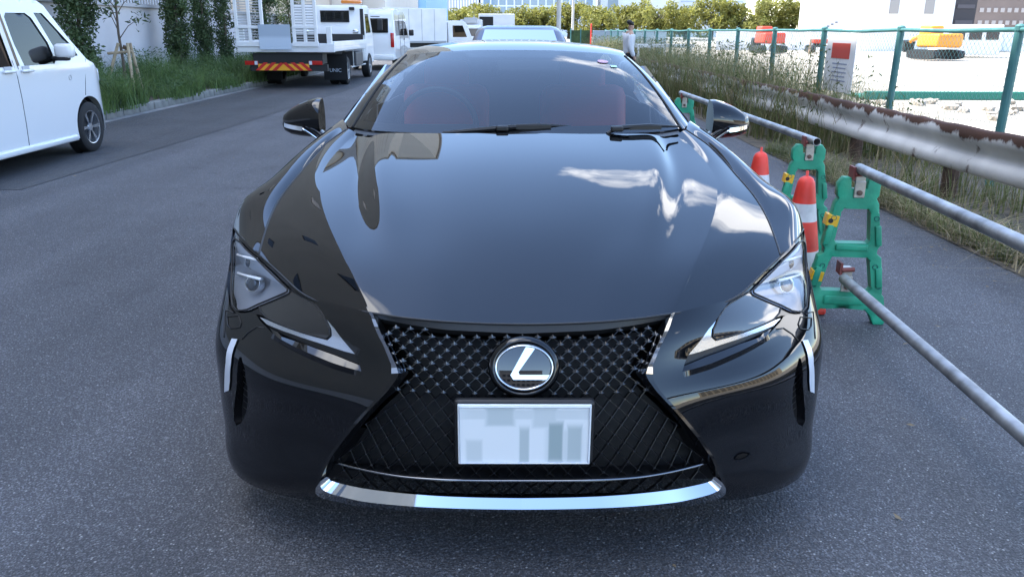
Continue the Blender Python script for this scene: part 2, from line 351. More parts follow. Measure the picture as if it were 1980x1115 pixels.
def blades(n, area, hmin, hmax, wd, lean=.35, seg=3):
    b = B()
    for _ in range(n):
        x, y, z0, k = area(); h = random.uniform(hmin, hmax)*k; q = random.uniform(0, 6.28); d = Vector((math.cos(q), math.sin(q), 0)); s = Vector((-d.y, d.x, 0))*wd*random.uniform(.6, 1.3)
        ln = lean*random.uniform(.2, 1.6)*h; V = []
        for i in range(seg+1):
            t = i/seg; p = Vector((x, y, z0))+d*(ln*t*t)+Vector((0, 0, h*t*(1-.18*t*lean))); w_ = s*(1-t*.95); V += [p-w_, p+w_]
        b.add(V, [(2*i, 2*i+1, 2*i+3, 2*i+2) for i in range(seg)])
    return b
GREEN1 = leafmat('shrub_leaf', (.068, .105, .04)); GREEN2 = leafmat('weed_leaf', (.115, .185, .055), .4); GREEN3 = leafmat('grass_leaf', (.15, .165, .055), .4); DRY = leafmat('dry_stalk', (.30, .24, .13), .3)
BARK = mat('bark', (.11, .085, .065), .9, bump=.5, bscale=40)
random.seed(11)
def shrub(px, X, wd, h, lab, dens=3000, base=.1):
    q = atX(px, 60, X); t = thing('columnar_shrub', lab, 'shrub', (X, q.y, base), 0, 'columnar shrubs along the wall')
    b = B(); b.tube([(0, 0, 0), (.02, .02, h*.5), (0, 0, h*.9)], [.05, .035, .012], 7)
    for k in range(14): z = h*(.12+.06*k); a = random.uniform(0, 6.28); b.tube([(0, 0, z), (math.cos(a)*wd*.6, math.sin(a)*wd*.6, z+.25)], [.014, .004], 4)
    b.build('trunk', BARK, t)
    pts = []; cl_ = [(random.uniform(0, 6.28), random.uniform(.05, 1), random.uniform(.5, 1.)) for _ in range(110)]
    for _ in range(int(dens*1.7)):
        a, zf, rf = random.choice(cl_); r = wd*rf*(.80+.30*math.sin(zf*3.1))*math.sqrt(random.random()); aa = a+random.gauss(0, .35); z = h*zf+random.gauss(0, .11)
        pts.append((r*math.cos(aa), r*math.sin(aa), max(.03, z)))
    leaves(pts, .042).build('crown', GREEN1, t, fix=False); return t
shrub(152, -8.5, .42, 3.0, 'dark leafy columnar shrub just behind the white car, nearest the camera', 5200)
shrub(342, -8.5, .38, 3.1, 'dense dark columnar shrub, second along the wall, left of the flatbed truck', 4600)
shrub(393, -8.6, .34, 3.0, 'columnar shrub, third along the wall, beside the flatbed tail ramps', 3800)
shrub(434, -8.6, .36, 3.2, 'columnar shrub right behind the left tail ramp of the flatbed', 3200)
shrub(560, -8.6, .75, 2.9, 'broad shrub showing between the two tail ramps of the flatbed', 3600)
shrub(515, -8.6, .55, 3.0, 'shrub showing through the left tail ramp of the flatbed', 3000)
q = atX(236, 110, -7.9); yt = thing('young_tree', 'young street tree with sparse glossy leaves tied to three stakes', 'tree', (-7.9, q.y, .1))
b = B(); b.tube([(0, 0, 0), (.01, 0, .7), (-.02, .03, 1.2), (.03, 0, 1.9), (0, .02, 2.6)], [.035, .03, .026, .02, .01], 8)
tips = []
for k in range(10):
    z = 1.1+.15*k; a = k*2.4; e = Vector((math.cos(a)*(.42-.01*k), math.sin(a)*(.42-.01*k), z+.38)); b.tube([(0, 0, z), tuple(e*.5+Vector((0, 0, z*.5+.06))), tuple(e)], [.012, .008, .004], 5); tips.append(e)
b.build('trunk', BARK, yt)
pts = [tuple(e+Vector((random.gauss(0, .10), random.gauss(0, .10), random.gauss(.03, .10)))) for e in tips for _ in range(34)]; leaves(pts, .06, asp=.32).build('crown', GREEN1, yt, fix=False)
WOOD = mat('stake_wood', (.42, .33, .22), .8, noise=.25, nscale=9)
sk = thing('tree_stakes', 'three pale wooden stakes with a crossbar round the young tree', 'stakes', (-7.9, q.y, .1))
for (dx, dy) in ((-.42, -.1), (.28, -.28), (.20, .30)):
    b = B(); b.tube([(dx, dy, 0), (dx*.30+.10, dy*.3, 1.02)], [.036, .03], 8); b.build('stake', WOOD, sk)
b = B(); b.tube([(-.26, -.05, .82), (.22, .0, .86)], .028, 8); b.build('crossbar', WOOD, sk)
b = B(); b.tube([(.07, .03, .9), (.10, .03, .96)], .06, 8); b.build('binding', mat('rope', (.12, .08, .05), .9), sk)
def plant_area():
    while True:
        y = random.uniform(6.5, 26); x = random.uniform(-8.95, -6.60) if random.random() < .8 else -6.62+abs(random.gauss(0, .09))
        k = .55+.45*math.sin(y*1.7+x)*.5+.3*(x < -7.2)
        if random.random() < .5+.5*math.sin(y*2.3+x*3): return x, y, .1, max(.3, k)
tag(blades(24000, plant_area, .35, .95, .008, .6).build('planter_weeds', GREEN2, fix=False), 'dense green weeds filling the planted strip beside the kerb', 'weeds', kind='stuff')
pts = []
for _ in range(16000):
    x, y, z, k = plant_area(); pts.append((x, y, .12+random.random()**1.2*.85*k))
tag(leaves(pts, .035, up=.8, asp=.3).build('planter_groundcover', leafmat('cover_leaf', (.085, .145, .05), .4), fix=False), 'low leafy ground cover under the weeds on the left', 'ground cover', kind='stuff')

# ================================================================ right side: guard rail, fence, weeds
m, n, l, b = nodes('rusty_rail'); t = n.new('ShaderNodeTexCoord'); sx = n.new('ShaderNodeSeparateXYZ'); l.new(t.outputs['Object'], sx.inputs[0])
mpg = n.new('ShaderNodeMapping'); mpg.inputs['Scale'].default_value = (1, 1.3, .9); l.new(t.outputs['Object'], mpg.inputs[0])
ns = n.new('ShaderNodeTexNoise'); ns.inputs['Scale'].default_value = 3.2; ns.inputs['Detail'].default_value = 9; ns.inputs['Roughness'].default_value = .62; l.new(mpg.outputs[0], ns.inputs['Vector'])
hr = n.new('ShaderNodeMapRange'); hr.inputs['From Min'].default_value = .56; hr.inputs['From Max'].default_value = .66; hr.inputs['To Min'].default_value = 0; hr.inputs['To Max'].default_value = .30; l.new(sx.outputs['Z'], hr.inputs['Value'])
ad = n.new('ShaderNodeMath'); l.new(ns.outputs['Fac'], ad.inputs[0]); l.new(hr.outputs[0], ad.inputs[1])
rr = n.new('ShaderNodeValToRGB'); rr.color_ramp.elements[0].position = .60; rr.color_ramp.elements[1].position = .68; rr.color_ramp.elements[0].color = (.74, .72, .69, 1); rr.color_ramp.elements[1].color = (.10, .042, .022, 1); l.new(ad.outputs[0], rr.inputs[0])
n2 = n.new('ShaderNodeTexNoise'); n2.inputs['Scale'].default_value = 1.4; n2.inputs['Detail'].default_value = 8; l.new(mpg.outputs[0], n2.inputs['Vector'])
r2 = n.new('ShaderNodeMapRange'); r2.inputs['From Min'].default_value = .3; r2.inputs['From Max'].default_value = .7; r2.inputs['To Min'].default_value = .70; r2.inputs['To Max'].default_value = 1.1; l.new(n2.outputs['Fac'], r2.inputs['Value'])
vm = n.new('ShaderNodeVectorMath'); vm.operation = 'SCALE'; l.new(rr.outputs[0], vm.inputs[0]); l.new(r2.outputs[0], vm.inputs['Scale']); l.new(vm.outputs[0], b.inputs['Base Color']); b.inputs['Roughness'].default_value = .7
bp = n.new('ShaderNodeBump'); bp.inputs['Strength'].default_value = .4; bp.inputs['Distance'].default_value = .01; l.new(ns.outputs['Fac'], bp.inputs['Height']); l.new(bp.outputs[0], b.inputs['Normal'])
RUSTRAIL = m; RUST = mat('rusty_post', (.085, .05, .035), .85, noise=.5, nscale=14, bump=.5, bscale=40)
gr = thing('guard_rail', 'old white crash barrier with brown rust along its top edge beside the pipe barricade', 'guard rail', (3.75, 0, 0))
prof = [(a*.6, z) for a, z in [(.02, .665), (-.02, .668), (-.045, .648), (-.055, .60), (-.045, .555), (.0, .525), (.03, .50), (.035, .478), (.03, .455), (.0, .43), (-.045, .40), (-.055, .36), (-.045, .315), (-.02, .295), (.015, .29)]]
y = 2.9
for k in range(10):
    L_ = 4.02; ny = 28; V = []; dx = .012*(k % 2); ph = random.uniform(0, 6)
    for i in range(ny+1):
        yy = i/ny*L_
        for a, z in prof: V.append((a+dx+.010*math.sin(yy*2.1+ph)*(z > .55)+.003*math.sin(yy*5+ph), y+yy, z+.006*math.sin(yy*1.3+ph)+(.004*math.sin(yy*9+ph*2)+.003*math.sin(yy*23+ph) if z > .6 else 0)))
    n_ = len(prof); b = B(); b.add(V, [(i*n_+j, i*n_+j+1, (i+1)*n_+j+1, (i+1)*n_+j) for i in range(ny) for j in range(n_-1)]); b.build('beam', RUSTRAIL, gr, True, False)
    y += 4.0
for k in range(20):
    b = B(); b.tube([(.12, 0, 0), (.12, 0, .60)], .07, 12); b.box((.085, 0, .45), (.08, .1, .12)); o = b.build('post', RUST, gr); o.location = (0, 3.2+k*2.0, 0)
TEAL = mat('teal_paint', (.05, .165, .165), .55, noise=.2, nscale=5)
fn = thing('chain_link_fence', 'teal chain link fence on round posts between the guard rail and the building site', 'fence', (4.55, 0, 0))
FT = 1.44; posts = [3.45+2.28*k for k in range(16)]
for k, yy in enumerate(posts):
    b = B(); b.tube([(0, 0, 0), (0, 0, FT)], .040, 12); b.lathe([(.046, FT-.03), (.046, FT+.01), (.03, FT+.025), (.001, FT+.03)], (0, 0, 0), (0, 0, 1), 12); o = b.build('post', TEAL, fn); o.location = (0, yy, 0); o.rotation_euler = (random.uniform(-.012, .012), random.uniform(-.008, .008), 0)
for k in range(15):
    b = B(); b.tube([(0, posts[k], FT-.02), (0, posts[k]+1.14, FT-.03+random.uniform(-.01, .01)), (0, posts[k+1], FT-.02)], .021, 8); b.build('top_rail', TEAL, fn)
wm_ = B()
for k in range(15):
    a0, a1 = posts[k], posts[k+1]; H0, H1 = .06, FT-.05; hh = H1-H0; sp = .075 if k < 3 else .11; r_ = .0016 if k < 3 else .0021; nn_ = int((a1-a0+hh)/sp)
    for i in range(nn_):
        for s in (1, -1):
            y0 = a0-hh+i*sp; p = []
            lo = max(a0, y0); hi = min(a1, y0+hh)
            if hi <= lo: continue
            z0, z1 = H0+(lo-y0), H0+(hi-y0)
            if s < 0: z0, z1 = H1-(lo-y0), H1-(hi-y0)
            wm_.tube([(.03, lo, z0), (.03, hi, z1)], r_, 3, False)
tag(wm_.build('wire_mesh', mat('teal_wire', (.06, .20, .21), .5), fn, fix=False), kind='stuff')
random.seed(5)
def verge_area():
    while True:
        y = 4.0+random.random()**1.1*34; x = random.uniform(3.12, 4.85); e = 3.35 if y < 9 else 3.2
        near = max(0, min(1, (x-e)/.5)); thick = .35+.65*max(0, min(1, (y-6.8)/3))
        if random.random() < near*thick*(.45+.55*math.sin(y*2.1+x*4)): return x, y, 0, (.34 if y < 7.0 else .62+.55*min(1, (y-7)/3))
tag(blades(13000, verge_area, .4, 1.15, .007, .5, 4).build('verge_weeds', GREEN3, fix=False), 'tall green weeds growing through the guard rail', 'weeds', kind='stuff')
tag(blades(9000, verge_area, .3, 1.2, .005, .5, 4).build('verge_dry_grass', DRY, fix=False), 'dry straw coloured stalks among the weeds by the guard rail', 'dry grass', kind='stuff')
def edge_area(): y = random.uniform(1.4, 8); return 3.08+abs(random.gauss(0, .22))+(.25 if y < 3 else 0), y, 0, random.uniform(.25, 1)
tag(blades(4200, edge_area, .12, .34, .005, .9, 3).build('edge_grass', GREEN3, fix=False), 'short grass tufts along the edge of the asphalt on the right', 'grass', kind='stuff')
b_ = blades(1500, lambda: (3.05+abs(random.gauss(0, .25)), random.uniform(.6, 7), .01, 1), .1, .35, .004, 2.2, 3)
tag(b_.build('dead_grass', DRY, fix=False), 'flattened dead grass litter at the verge edge', 'dry grass', kind='stuff')
pts = []
for _ in range(10000):
    x, y, z, k = verge_area()
    if y > 7: pts.append((x, y, random.random()*1.05*k))
tag(leaves(pts, .032, up=.6, asp=.32).build('verge_foliage', leafmat('verge_leaf', (.085, .115, .04), .45), fix=False), 'small leaves of the bushy weeds on the far verge', 'weeds', kind='stuff')

# ================================================================ distance
random.seed(3)
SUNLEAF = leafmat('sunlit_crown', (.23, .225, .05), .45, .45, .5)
def far_tree(px, D, wd, h, lab):
    x = atY(px, 60, D).x; t = thing('park_tree', lab, 'tree', (x, D, 0), 0, 'row of park trees in the distance')
    b = B(); b.tube([(0, 0, 0), (.2, 0, h*.35), (0, 0, h*.7)], [.4, .3, .12], 7)
    for k in range(6): a = k*1.05; b.tube([(.1, 0, h*.35), (math.cos(a)*wd*.3, math.sin(a)*wd*.3, h*.65)], [.16, .05], 5)
    b.build('trunk', BARK, t)
    cl_ = [Vector((random.gauss(0, .42)*wd, random.gauss(0, .35)*wd, h*(.14+.76*random.random()**.8))) for _ in range(24)]
    pts = []
    for _ in range(4200):
        c = random.choice(cl_); v = Vector((random.gauss(0, 1), random.gauss(0, 1), random.gauss(0, .75))).normalized()*random.uniform(.55, 1.05)*wd*.30; p = c+v; pts.append((p.x, p.y, max(.5, p.z)))
    leaves(pts, .26, up=.6).build('crown', SUNLEAF, t, fix=False)
ORD = 'first second third fourth fifth sixth seventh eighth ninth tenth eleventh twelfth thirteenth fourteenth fifteenth last'.split()
tp = [880, 945, 1005, 1045, 1100, 1150, 1215, 1270, 1325, 1375, 1430, 1480, 1530, 1580, 1625, 1660]
for k, px in enumerate(tp):
    hh = [5.0, 6.4, 6.0, 5.4, 6.0, 5.2, 5.9, 6.5, 5.8, 6.9, 6.4, 7.6, 7.2, 8.2, 7.4, 6.0][k]
    far_tree(px, 150+random.uniform(-6, 8), 4.2, hh, 'yellow-green spreading park tree, %s from the left in the distant row' % ORD[k])
# ================================================================ the black coupe
PAINT = mat('black_paint', (.0015, .0018, .0026), .5, 0, 1., .0); PAINT.node_tree.nodes['Principled BSDF'].inputs['Coat IOR'].default_value = 1.6; PAINT.node_tree.nodes['Principled BSDF'].inputs['Coat Roughness'].default_value = .012
GLOSSBLK = mat('gloss_black', (.006, .006, .007), .08, 0, .0, .5)
SATIN = mat('satin_black', (.012, .012, .013), .45)
RUBBER = mat('rubber', (.012, .012, .013), .8)
CHROME = mat('chrome', (.72, .74, .77), .05, 1.)
DARKCHROME = mat('dark_chrome', (.22, .23, .25), .12, 1.)
SILVER = mat('lamp_silver', (.55, .58, .62), .18, 1.)
SHIELD = glassmat('windshield_glass', (.55, .62, .64), 1.72); SIDEG = glassmat('side_glass', (.55, .60, .60), 1.5)
LENSG = glassmat('lens_glass', (.93, .95, .97), 1.5)
DARKGLASS = glassmat('dark_window_glass', (.10, .12, .13), 1.5)
REDLEATHER = mat('red_leather', (.62, .06, .035), .5, bump=.1, bscale=90)
WHITELAMP = mat('white_lamp_plastic', (.62, .66, .74), .25, 0, .6)

LEV = [(.15, [(0, .075), (.30, .09), (.55, .145), (.725, .205), (.825, .283), (.884, .385), (.914, .55), (.928, .78)]),
       (.19, [(0, .04), (.30, .055), (.545, .11), (.716, .180), (.822, .270), (.894, .394), (.923, .55), (.936, .78)]),
       (.24, [(0, .012), (.30, .027), (.54, .088), (.70, .176), (.820, .292), (.898, .415), (.929, .57), (.943, .78)]),
       (.29, [(0, -.004), (.30, .012), (.53, .090), (.70, .192), (.825, .315), (.904, .428), (.933, .58), (.947, .78)]),
       (.36, [(0, -.006), (.30, .012), (.525, .105), (.70, .210), (.828, .330), (.908, .437), (.936, .585), (.949, .78)]),
       (.45, [(0, .002), (.30, .025), (.52, .110), (.70, .212), (.830, .334), (.911, .444), (.939, .59), (.951, .78)]),
       (.52, [(0, .028), (.30, .048), (.505, .118), (.69, .222), (.824, .348), (.909, .460), (.939, .605), (.952, .78)]),
       (.57, [(0, .050), (.30, .069), (.495, .150), (.68, .264), (.814, .387), (.904, .500), (.938, .63), (.952, .78)]),
       (.64, [(0, .09), (.30, .101), (.48, .170), (.65, .294), (.793, .443), (.893, .560), (.934, .67), (.951, .78)]),
       (.70, [(0, .14), (.30, .148), (.42, .184), (.58, .294), (.743, .45), (.866, .582), (.925, .69), (.948, .79)]),
       (.76, [(0, .24), (.30, .245), (.5, .315), (.66, .41), (.773, .51), (.866, .612), (.918, .706), (.944, .80)]),
       (.81, [(0, .38), (.3, .39), (.5, .44), (.66, .51), (.763, .58), (.854, .667), (.906, .743), (.936, .82)])]
Y0 = 1.0
PH = np.linspace(0, R(78), 157); ZG = np.linspace(.14, .82, 137)
rows = []
for z, pl in LEV:
    ph = [math.atan2(x, Y0-y) for x, y in pl]; rr = [math.hypot(x, Y0-y) for x, y in pl]
    t = [-a for a in ph[:0:-1]]+ph; v = rr[:0:-1]+rr; rows.append(spline(t, v)(PH))
RG = spline([l[0] for l in LEV], np.array(rows))(ZG)            # (nz, nphi)
def fR(ph, z):
    a = min(max(ph/(PH[1]-PH[0]), 0), len(PH)-1.001); b = min(max((z-ZG[0])/(ZG[1]-ZG[0]), 0), len(ZG)-1.001)
    i, j = int(a), int(b); a -= i; b -= j
    return (RG[j, i]*(1-a)+RG[j, i+1]*a)*(1-b)+(RG[j+1, i]*(1-a)+RG[j+1, i+1]*a)*b
def fP0(ph, z): r = fR(abs(ph), z); return Vector((r*math.sin(ph), Y0-r*math.cos(ph), z))
def fN(ph, z):
    e = .012; n = (fP0(ph+e, z)-fP0(ph-e, z)).cross(fP0(ph, z+e)-fP0(ph, z-e)); return n.normalized()
def fP(ph, z, off=0.): return fP0(ph, z)+fN(ph, z)*off
def px2f(px, py):
    d = ray(px, py); prev = None
    def g(t):
        p = CAM+d*t; return math.hypot(p.x, Y0-p.y)-fR(math.atan2(abs(p.x), Y0-p.y), p.z)
    t = 1.2; best = (9, 0)
    while t < 3.2:
        gt = g(t); p = CAM+d*t
        if p.y < .85 and gt < best[0]: best = (gt, t)
        if g(t) < 0:
            a, b = t-.02, t
            for _ in range(24):
                m = (a+b)/2
                if g(m) < 0: b = m
                else: a = m
            p = CAM+d*a; return Vector((math.atan2(abs(p.x), Y0-p.y), p.z))
        t += .02
    if best[0] > .05: raise ValueError('pixel misses fascia %s %s' % ((px, py), best))
    p = CAM+d*best[1]; return Vector((math.atan2(abs(p.x), Y0-p.y), p.z))
def PX(l): return [px2f(*p) for p in l]
def phi_at_y(y, z):
    a, b = 0., PH[-1]
    for _ in range(40):
        m = (a+b)/2
        if fP0(m, z).y < y: a = m
        else: b = m
    return a
def fas(name, poly, m, parent, off=0., step=.02, side=0, holes=(), offfn=None):
    """patch of the nose surface; side 0 = both halves in one mesh, 1 = right (+x), -1 = left"""
    v, f = region([tuple(p) for p in poly], [[tuple(p) for p in h] for h in holes], step)
    V = []; NN = []; Fc = []
    for sg in ((1, -1) if side == 0 else (side,)):
        k = len(V)
        for a, z in v:
            o = off if offfn is None else offfn(a, z)
            p = fP(a, z, o); n = fN(a, z); V.append((p.x*sg, p.y, p.z)); NN.append((n.x*sg, n.y, n.z))
        for q in f:
            a, b, c = (Vector(v[i]) for i in q); ccw = (b-a).cross(c-a) > 0
            q = q if ccw else q[::-1]
            Fc.append(tuple(i+k for i in (q if sg > 0 else q[::-1])))
    return mesh_obj(name, V, Fc, m, parent, True, NN)
def fline(pts, n, off=0., smooth=False):
    q = resample(pts, n) if smooth else resample_lin(pts, n)
    return [fP(p[0], p[1], off) for p in q]
def mx(l): return [Vector((-p.x, p.y, p.z)) for p in l]

CAR = thing('black_coupe', 'glossy black coupe facing the camera, with spindle mesh grille and blank pale plate', 'car')
# ---- traced outlines (left half of the photograph, folded to +x)
shut = PX([(712, 602.5), (660, 590), (602, 576)])
hoodline = PX([(602, 576), (564, 548), (526, 518.6), (500.6, 491)])
lampline = PX([(500.6, 491), (470, 462), (446, 440)])
arrow_out = PX([(602, 576), (622, 602), (647, 635), (687, 685), (693, 698), (699, 718)])
strip_low = PX([(699, 718), (647.6, 703), (585.7, 676.5), (528, 645), (514, 631), (503, 620), (496, 609), (488, 606), (474, 606), (453, 605)])
lamp_side = PX([(453, 605), (444, 594), (441.5, 570), (441.5, 514), (442, 478), (446, 440)])
tA = PX([(712, 602.5), (718, 612), (742, 668), (757, 705), (757, 722)])
tB = PX([(757, 722), (755, 736), (738, 760), (700, 799), (660, 845), (633, 884), (618, 915), (611, 942)])
tC = PX([(611, 942), (611, 955), (628, 964), (700, 979), (850, 987), (1006, 989)]); tC[-1].x = 0
iA = PX([(731, 612), (742, 635), (764, 680), (785, 720)])
iB = PX([(785, 720), (762, 750), (722, 792), (682, 838), (652, 877), (636, 905), (628, 922)])
iC = PX([(628, 922), (630, 934), (650, 941), (700, 953), (850, 969), (1006, 973)]); iC[-1].x = 0
gtop = PX([(731, 612), (860, 634), (1006, 642)]); gtop[-1].x = 0
hoodfront = PX([(712, 602.5), (860, 620), (1006, 625)]); hoodfront[-1].x = 0
arch = [Vector((phi_at_y(.93-math.sqrt(max(0, .41**2-(z-.36)**2)), z), z)) for z in np.linspace(.66, .15, 18)]
sidecut = [Vector((phi_at_y(.775, z), z)) for z in np.linspace(.785, .69, 6)]
bumper_poly = shut[:-1]+arrow_out[:-1]+strip_low[:-1]+lamp_side+PX([(441, 437)])+sidecut+arch+[Vector((.62, .15)), tC[2]]+tC[1::-1]+tB[::-1][1:]+tA[::-1][1:-1]
# ---- vent with upright light, at the outer corner
vent = PX([(463, 690), (467, 690), (473, 712), (478, 745), (479, 775), (475, 800), (466, 818), (457, 822), (452, 812), (452, 790), (455, 765), (458, 740), (459, 712)])
vdrl = PX([(450, 655), (461, 656), (454, 674), (449.5, 700), (447, 735), (444.5, 754), (436, 757), (436.5, 735), (439, 700), (443, 672)])
washer = PX([(440, 612), (462, 610), (467, 624), (464, 633), (446, 635), (441, 628)])
for sg in (1, -1): fas('front_bumper', bumper_poly, PAINT, CAR, 0, .018, sg, [vent])
for sg, nm in ((1, ''), (-1, '')):
    fl = (lambda l: l) if sg > 0 else mx
    v = fas('side_vent', vent, SATIN, CAR, -.025, .02, sg)
    wall = B(); lp = densify(vent, .01); lp.append(lp[0]); wall.ribbon(fl([fP(p[0], p[1]) for p in lp]), fl([fP(p[0], p[1], -.036) for p in lp])); wall.build('vent_wall', GLOSSBLK, v, True)
    for k in range(9):
        qa, qb = PX([(474+.6*k, 700+k*12), (459, 694+k*12)]); s = B()
        qs = [qa.lerp(qb, t) for t in np.linspace(0, 1, 6)]
        a = [fP(q_[0], q_[1], -.005-.014*i/5) for i, q_ in enumerate(qs)]; b = [fP(q_[0], q_[1]-.010, -.028) for q_ in qs]
        s.ribbon(fl(a), fl(b)); s.ribbon(fl([p+Vector((0, -.001, .004)) for p in a]), fl(a)); s.build('slat', mat('slat_grey_black', (.035, .036, .04), .3), v, True)
    fas('running_light', vdrl, WHITELAMP, CAR, .004, .012, sg)
    s = B(); lp = [fP(p[0], p[1], .0015) for p in densify(washer, .01)]; s.tube(fl(lp), .0016, 5, closed=True); s.build('washer_cap', SATIN, CAR)
# edge returns of the bumper round lamp and grille
ret = B()
for pl, dp in ((arrow_out+strip_low[1:]+lamp_side[1:], .045), (tA+tB[1:]+tC[1:], .05)):
    q = densify(pl, .012, False); ret.ribbon([fP(p[0], p[1]) for p in q], [fP(p[0], p[1], -dp) for p in q])
ret.mirror().build('bumper_edge', GLOSSBLK, CAR, True)
# ---- grille trim: chrome spindle frame
tr = B(); trb = B(); trc = B()
for o, i, ro, io, n in ((tA, iA, .008, -.022, 24), (tB, iB, .004, -.02, 40), (tC, iC, .010, -.016, 50)):
    Ao = resample_lin(o, n); Ai = resample_lin(i, n)
    oo = [fP(p[0], p[1], .001) for p in Ao]; k = .55 if o is not tC else .75
    rd = [fP(p[0]*(1-k)+q[0]*k, p[1]*(1-k)+q[1]*k, ro) for p, q in zip(Ao, Ai)]
    nn = [fP(q[0], q[1], io) for q in Ai]
    tgt = tr if o is tA else trb if o is tB else trc; tgt.ribbon(oo, rd); tgt.ribbon(rd, nn)
autosmooth(trb.build('lower_grille_edge', GLOSSBLK, CAR), 40); autosmooth(trb.flipped().build('lower_grille_edge', GLOSSBLK, CAR), 40)
autosmooth(tr.build('grille_frame', CHROME, CAR), 40); autosmooth(tr.flipped().build('grille_frame', CHROME, CAR), 40)
for q_ in (trc, trc.flipped()): autosmooth(q_.build('chrome_lip', CHROME, CAR), 40)
# ---- grille
gpoly = [tuple(p) for p in gtop[:-1][::-1][:0]]+[tuple(p) for p in iA]+[tuple(p) for p in iB[1:]]+[tuple(p) for p in iC[1:]]+[tuple(gtop[2]), tuple(gtop[1])]
fas('grille_backing', gpoly, mat('grille_dark', (.004, .004, .005), .7), CAR, -.075, .03, 0)
hd = B(); a = fline(hoodfront, 30, -.004); b = fline(gtop, 30, -.012); c = fline(gtop, 30, -.045); hd.ribbon(a, b); hd.ribbon(b, c); hd.mirror().build('grille_top_band', SATIN, CAR, True)
def gP(x, z, off):                      # point of the grille lattice surface, by lateral x
    r = fR(0, z); ph = math.atan2(x, r)
    for _ in range(6): ph = math.atan2(x, Y0-fP0(ph, z).y)
    return fP(ph, z, off), ph
zr = []; z = .693; dz = .0155
while z > .20:
    zr.append(z); z -= dz
    if z < .60: dz = min(dz*1.055, .030)
lat = B(); lat2 = B(); nod = B(); sp = .0385
def ing(x, z):
    _, ph = gP(abs(x), z, 0); return inside((ph, z), gpoly)
NODE = {}
for i, z in enumerate(zr):
    w_ = sp*(1+.25*max(0, min(1, (.58-z)/.3)))
    for j in range(-16, 17):
        x = (j+.5*(i % 2))*w_; NODE[i, j] = (x, z)
zb = .300
def bar(b, p, q, wd, dep):
    t = (q-p).normalized(); n = Vector((0, -1, .25)).normalized(); s = t.cross(n).normalized()*wd/2; bk = -n*dep
    b.add([p+s*.45, p-s*.45, q-s*.45, q+s*.45, p+s+bk, p-s+bk, q-s+bk, q+s+bk], [(0, 1, 2, 3), (4, 0, 3, 7), (1, 5, 6, 2)])
for (i, j), (x, z) in NODE.items():
    if not ing(x, z): continue
    up = z > .525
    of = -.020 if up else -.026
    p, _ = gP(x, z, of)
    for dj in ((0, 1) if i % 2 else (-1, 0)):
        k = (i+1, j+dj)
        if k in NODE:
            x2, z2 = NODE[k]
            if ing((x+x2)/2, (z+z2)/2):
                q, _ = gP(x2, z2, -.020 if z2 > .525 else -.026); bar(lat if up else lat2, p, q, .0042 if up else .0022, .016)
    # star shaped raised node: bright upper facet
    s = (.0105 if z > .58 else .0085 if up else .0040); h = (.0080 if z > .58 else .0062 if up else .0030)
    n = Vector((0, -1, .3)).normalized(); tip = p+n*.006+Vector((0, 0, h*.1))
    ring = [p+Vector((-s, 0, -h*.15)), p+Vector((-s*.3, 0, h*.35)), p+Vector((0, 0, h)), p+Vector((s*.3, 0, h*.35)), p+Vector((s, 0, -h*.15)), p+Vector((s*.35, 0, -h*.4)), p+Vector((0, 0, -h*.9)), p+Vector((-s*.35, 0, -h*.4))]
    c = p+n*.0045+Vector((0, 0, -h*.45))
    nod.add(ring+[c], [(k_, (k_+1) % 8, 8) for k_ in range(8)])
tag(lat.build('grille_mesh', mat('mesh_black', (.005, .005, .006), .22, 0, 0, .35), CAR, False), kind='stuff')
tag(lat2.build('lower_grille_mesh', mat('mesh_satin', (.008, .008, .009), .3, 0, 0, .5), CAR, False), kind='stuff')
tag(nod.build('grille_studs', mat('stud_black', (.03, .032, .036), .15, 0, .8, .6), CAR, False), kind='stuff')
gb = B(); gb.tube([gP(x, .3025+.05*max(0, abs(x)-.3)**1.2, -.012)[0] for x in np.linspace(-.50, .50, 41)], .0035, 6)
gb.build('grille_bar', DARKCHROME, CAR, True)
# lower lattice is shaded by a shelf behind the bar
sh = B(); xs = np.linspace(-.5, .5, 31); sh.ribbon([gP(x, .300+.05*max(0, abs(x)-.3)**1.2, -.014)[0] for x in xs], [gP(x, .290, -.075)[0] for x in xs]); sh.build('grille_shelf', SATIN, CAR, True)
